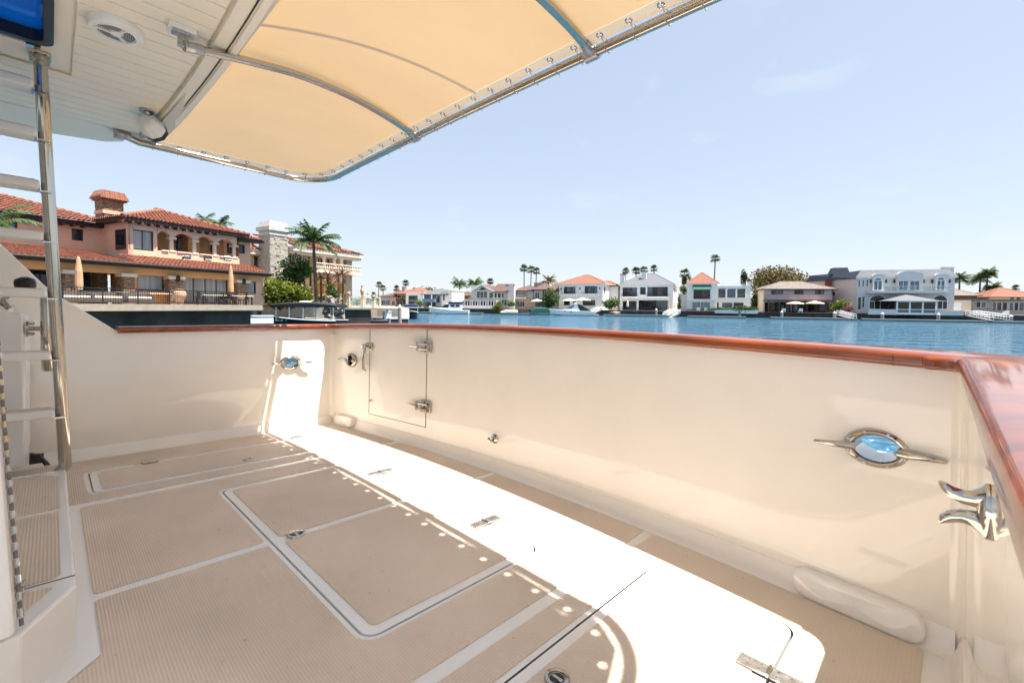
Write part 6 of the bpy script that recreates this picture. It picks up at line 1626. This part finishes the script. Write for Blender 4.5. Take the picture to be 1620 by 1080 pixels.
# agave and statue-like rockery, terrace wall of the second villa
k = MB(); a, b = at(532, 492, 46), at(592, 488, 58)
pt = House('waterside_terrace', 'concrete waterside terrace with dark wall and glass railing right of the ochre villa', z3, 785, 47, -20, 'terrace')
x0, x1, z0, z1_ = pt.rect(785, 1040, 236, 330, 0)
pt.part('wall', MB().box(x0, x1, 0, 8, -1.2, z1_-.2), DARKW); pt.part('coping', MB().box(x0-.1, x1+2.5, -.15, 8.2, z1_-.2, z1_), CONCW)
zr2 = pt.h(950, 152, 2)[1]
for i, X in enumerate((876, 1000, 1078, 1120)): x = pt.h(X, 190, 1.5)[0]; pt.part('railing_post', MB().box(x-.07, x+.07, 1.4, 1.55, z1_, zr2), CREAMT)
pt.part('railing', MB().box(pt.h(876, 190, 1.5)[0], pt.h(1120, 190, 1.5)[0], 1.42, 1.52, zr2-.08, zr2), CREAMT); pt.part('railing_panel', MB().box(pt.h(880, 190, 1.5)[0], pt.h(1116, 190, 1.5)[0], 1.46, 1.48, z1_+.1, zr2-.12), CLEAR)
for X, Y, hgt, lb_ in ((868, 95, 1.0, 'urn planter on a post right of the ochre villa'), (978, 60, 1.5, 'tall dark slender planter on the waterside terrace'), (1068, 125, .8, 'small urn planter beside the far palms')):
    c = at(*z3(X, Y), 49); o = tag(empty('planter', (c.x, c.y, z1_)), lb_, 'planter', 'planters on the waterside terrace'); zz = c.z - z1_
    MB().box(-.16, .16, -.16, .16, 0, max(.1, zz-hgt)).build('pedestal', CREAMT, o, smooth=0); MB().lathe([(.09, 0), (.08, hgt*.25), (.2, hgt*.5), (.22, hgt*.7), (.10, hgt*.8), (.13, hgt)], (0, 0, max(.1, zz-hgt)), n=10).build('pot', STT, o, smooth=50)
for X, Y, D, lb_ in ((740, 90, 46.5, 'agave rockery beside the golden arches'),): leafy('shrub', lb_, at(*z3(745, 150), 45), (.9, .8, 1.4), 500, .13, LF_FEA, UZ, NV, 'shrub', 6, .05)
rk = MB()
for i in range(60): c = Vector((random.gauss(0, .4), random.gauss(0, .3), random.uniform(-1.4, .7))); q = Matrix.Rotation(random.uniform(0, 6), 4, R3()); s_ = random.uniform(.1, .22); rk.add(MB().box(-s_*1.3, s_*1.3, -s_, s_, -s_*.7, s_*.7), Matrix.Translation(c) @ q)
c = at(*z3(735, 210), 44.5); tag(rk.build('rockery', CONC, None, smooth=0, loc=(c.x, c.y, c.z)), 'pale rockery at the water edge behind the launch', 'rocks')
bw = MB(); a, b = at(*z3(170, 230), 45.5), at(*z3(700, 240), 46.5)
bw.extr([(a.x, a.y, -1.2), (b.x, b.y, -1.2), (b.x, b.y+.6, -1.2), (a.x, a.y+.6, -1.2)], (0,0,a.z+1.2)); tag(bw.build('retaining_wall', mat('pale_wall', (.66, .60, .50), .8, var=.12, vscale=2), None, smooth=0), 'pale retaining wall behind the black-hulled launch', 'wall')
# near docks and piles on the left
dock('near floating dock below the peach villa', 60, 22.5, 425, 33, 1.8, .72); dock('near floating dock beside the black-hulled launch', 395, 41.5, 612, 52, 1.6, .75); dock('end of the near dock with white-capped piles', 596, 56, 646, 59, 3.0, .8)
for px, D, zt_, r, lb_ in ((401.7, 41, 1.9, .27, 'white-capped pile left of the launch'), (550.5, 50, 2.3, .25, 'white-capped pile right of the launch'), (615, 56, 1.8, .22, 'left pile at the end of the near dock'), (632.5, 57, 2.0, .24, 'right white-capped pile at the end of the near dock')): pile(lb_, px, D, zt_, r)
def dock_box(label, px, py, D, w, h_, d):
    p = at(px, py, D); o = tag(empty('dock_box', (p.x, p.y, .72), rad(35)), label, 'dock box', 'dock boxes'); MB().box(0, w, 0, d, 0, h_).build('chest', HULLW, o, smooth=0, bevel=.03); MB().box(-.04, w+.04, -.04, d+.04, h_+.005, h_+.08).build('lid', HULLW, o, smooth=0)
dock_box('white dock box left of the launch bow', 383, 500, 37, 2.3, .62, .9); dock_box('small white dock box before the piles', 608, 495, 55, .9, .8, .7)
covered('boat under a pale beige cover by the near dock end', 640, 66, 6.5, 2.6, CANV, 2.2, 'covered boats near the left docks', rad(160))
for T, X, D, lb_ in ((z1, 262/.2137/4.697, 30, ''),): pass
k = MB()
def cleat_far(label, px, D):
    p = at(px, 500, D); o = MB().box(-.14, .14, -.02, .02, .08, .11).box(-.05, .05, -.02, .02, 0, .08).build('dock_cleat', DOCKW, None, smooth=0, loc=(p.x, p.y, .73), kind=None); tag(o, label, 'cleat', 'dock cleats'); o.rotation_euler = (0, 0, rad(35))
cleat_far('dock cleat left of centre below the peach villa', 205, 27.4); cleat_far('dock cleat below the curtained glass doors', 312, 30.6)
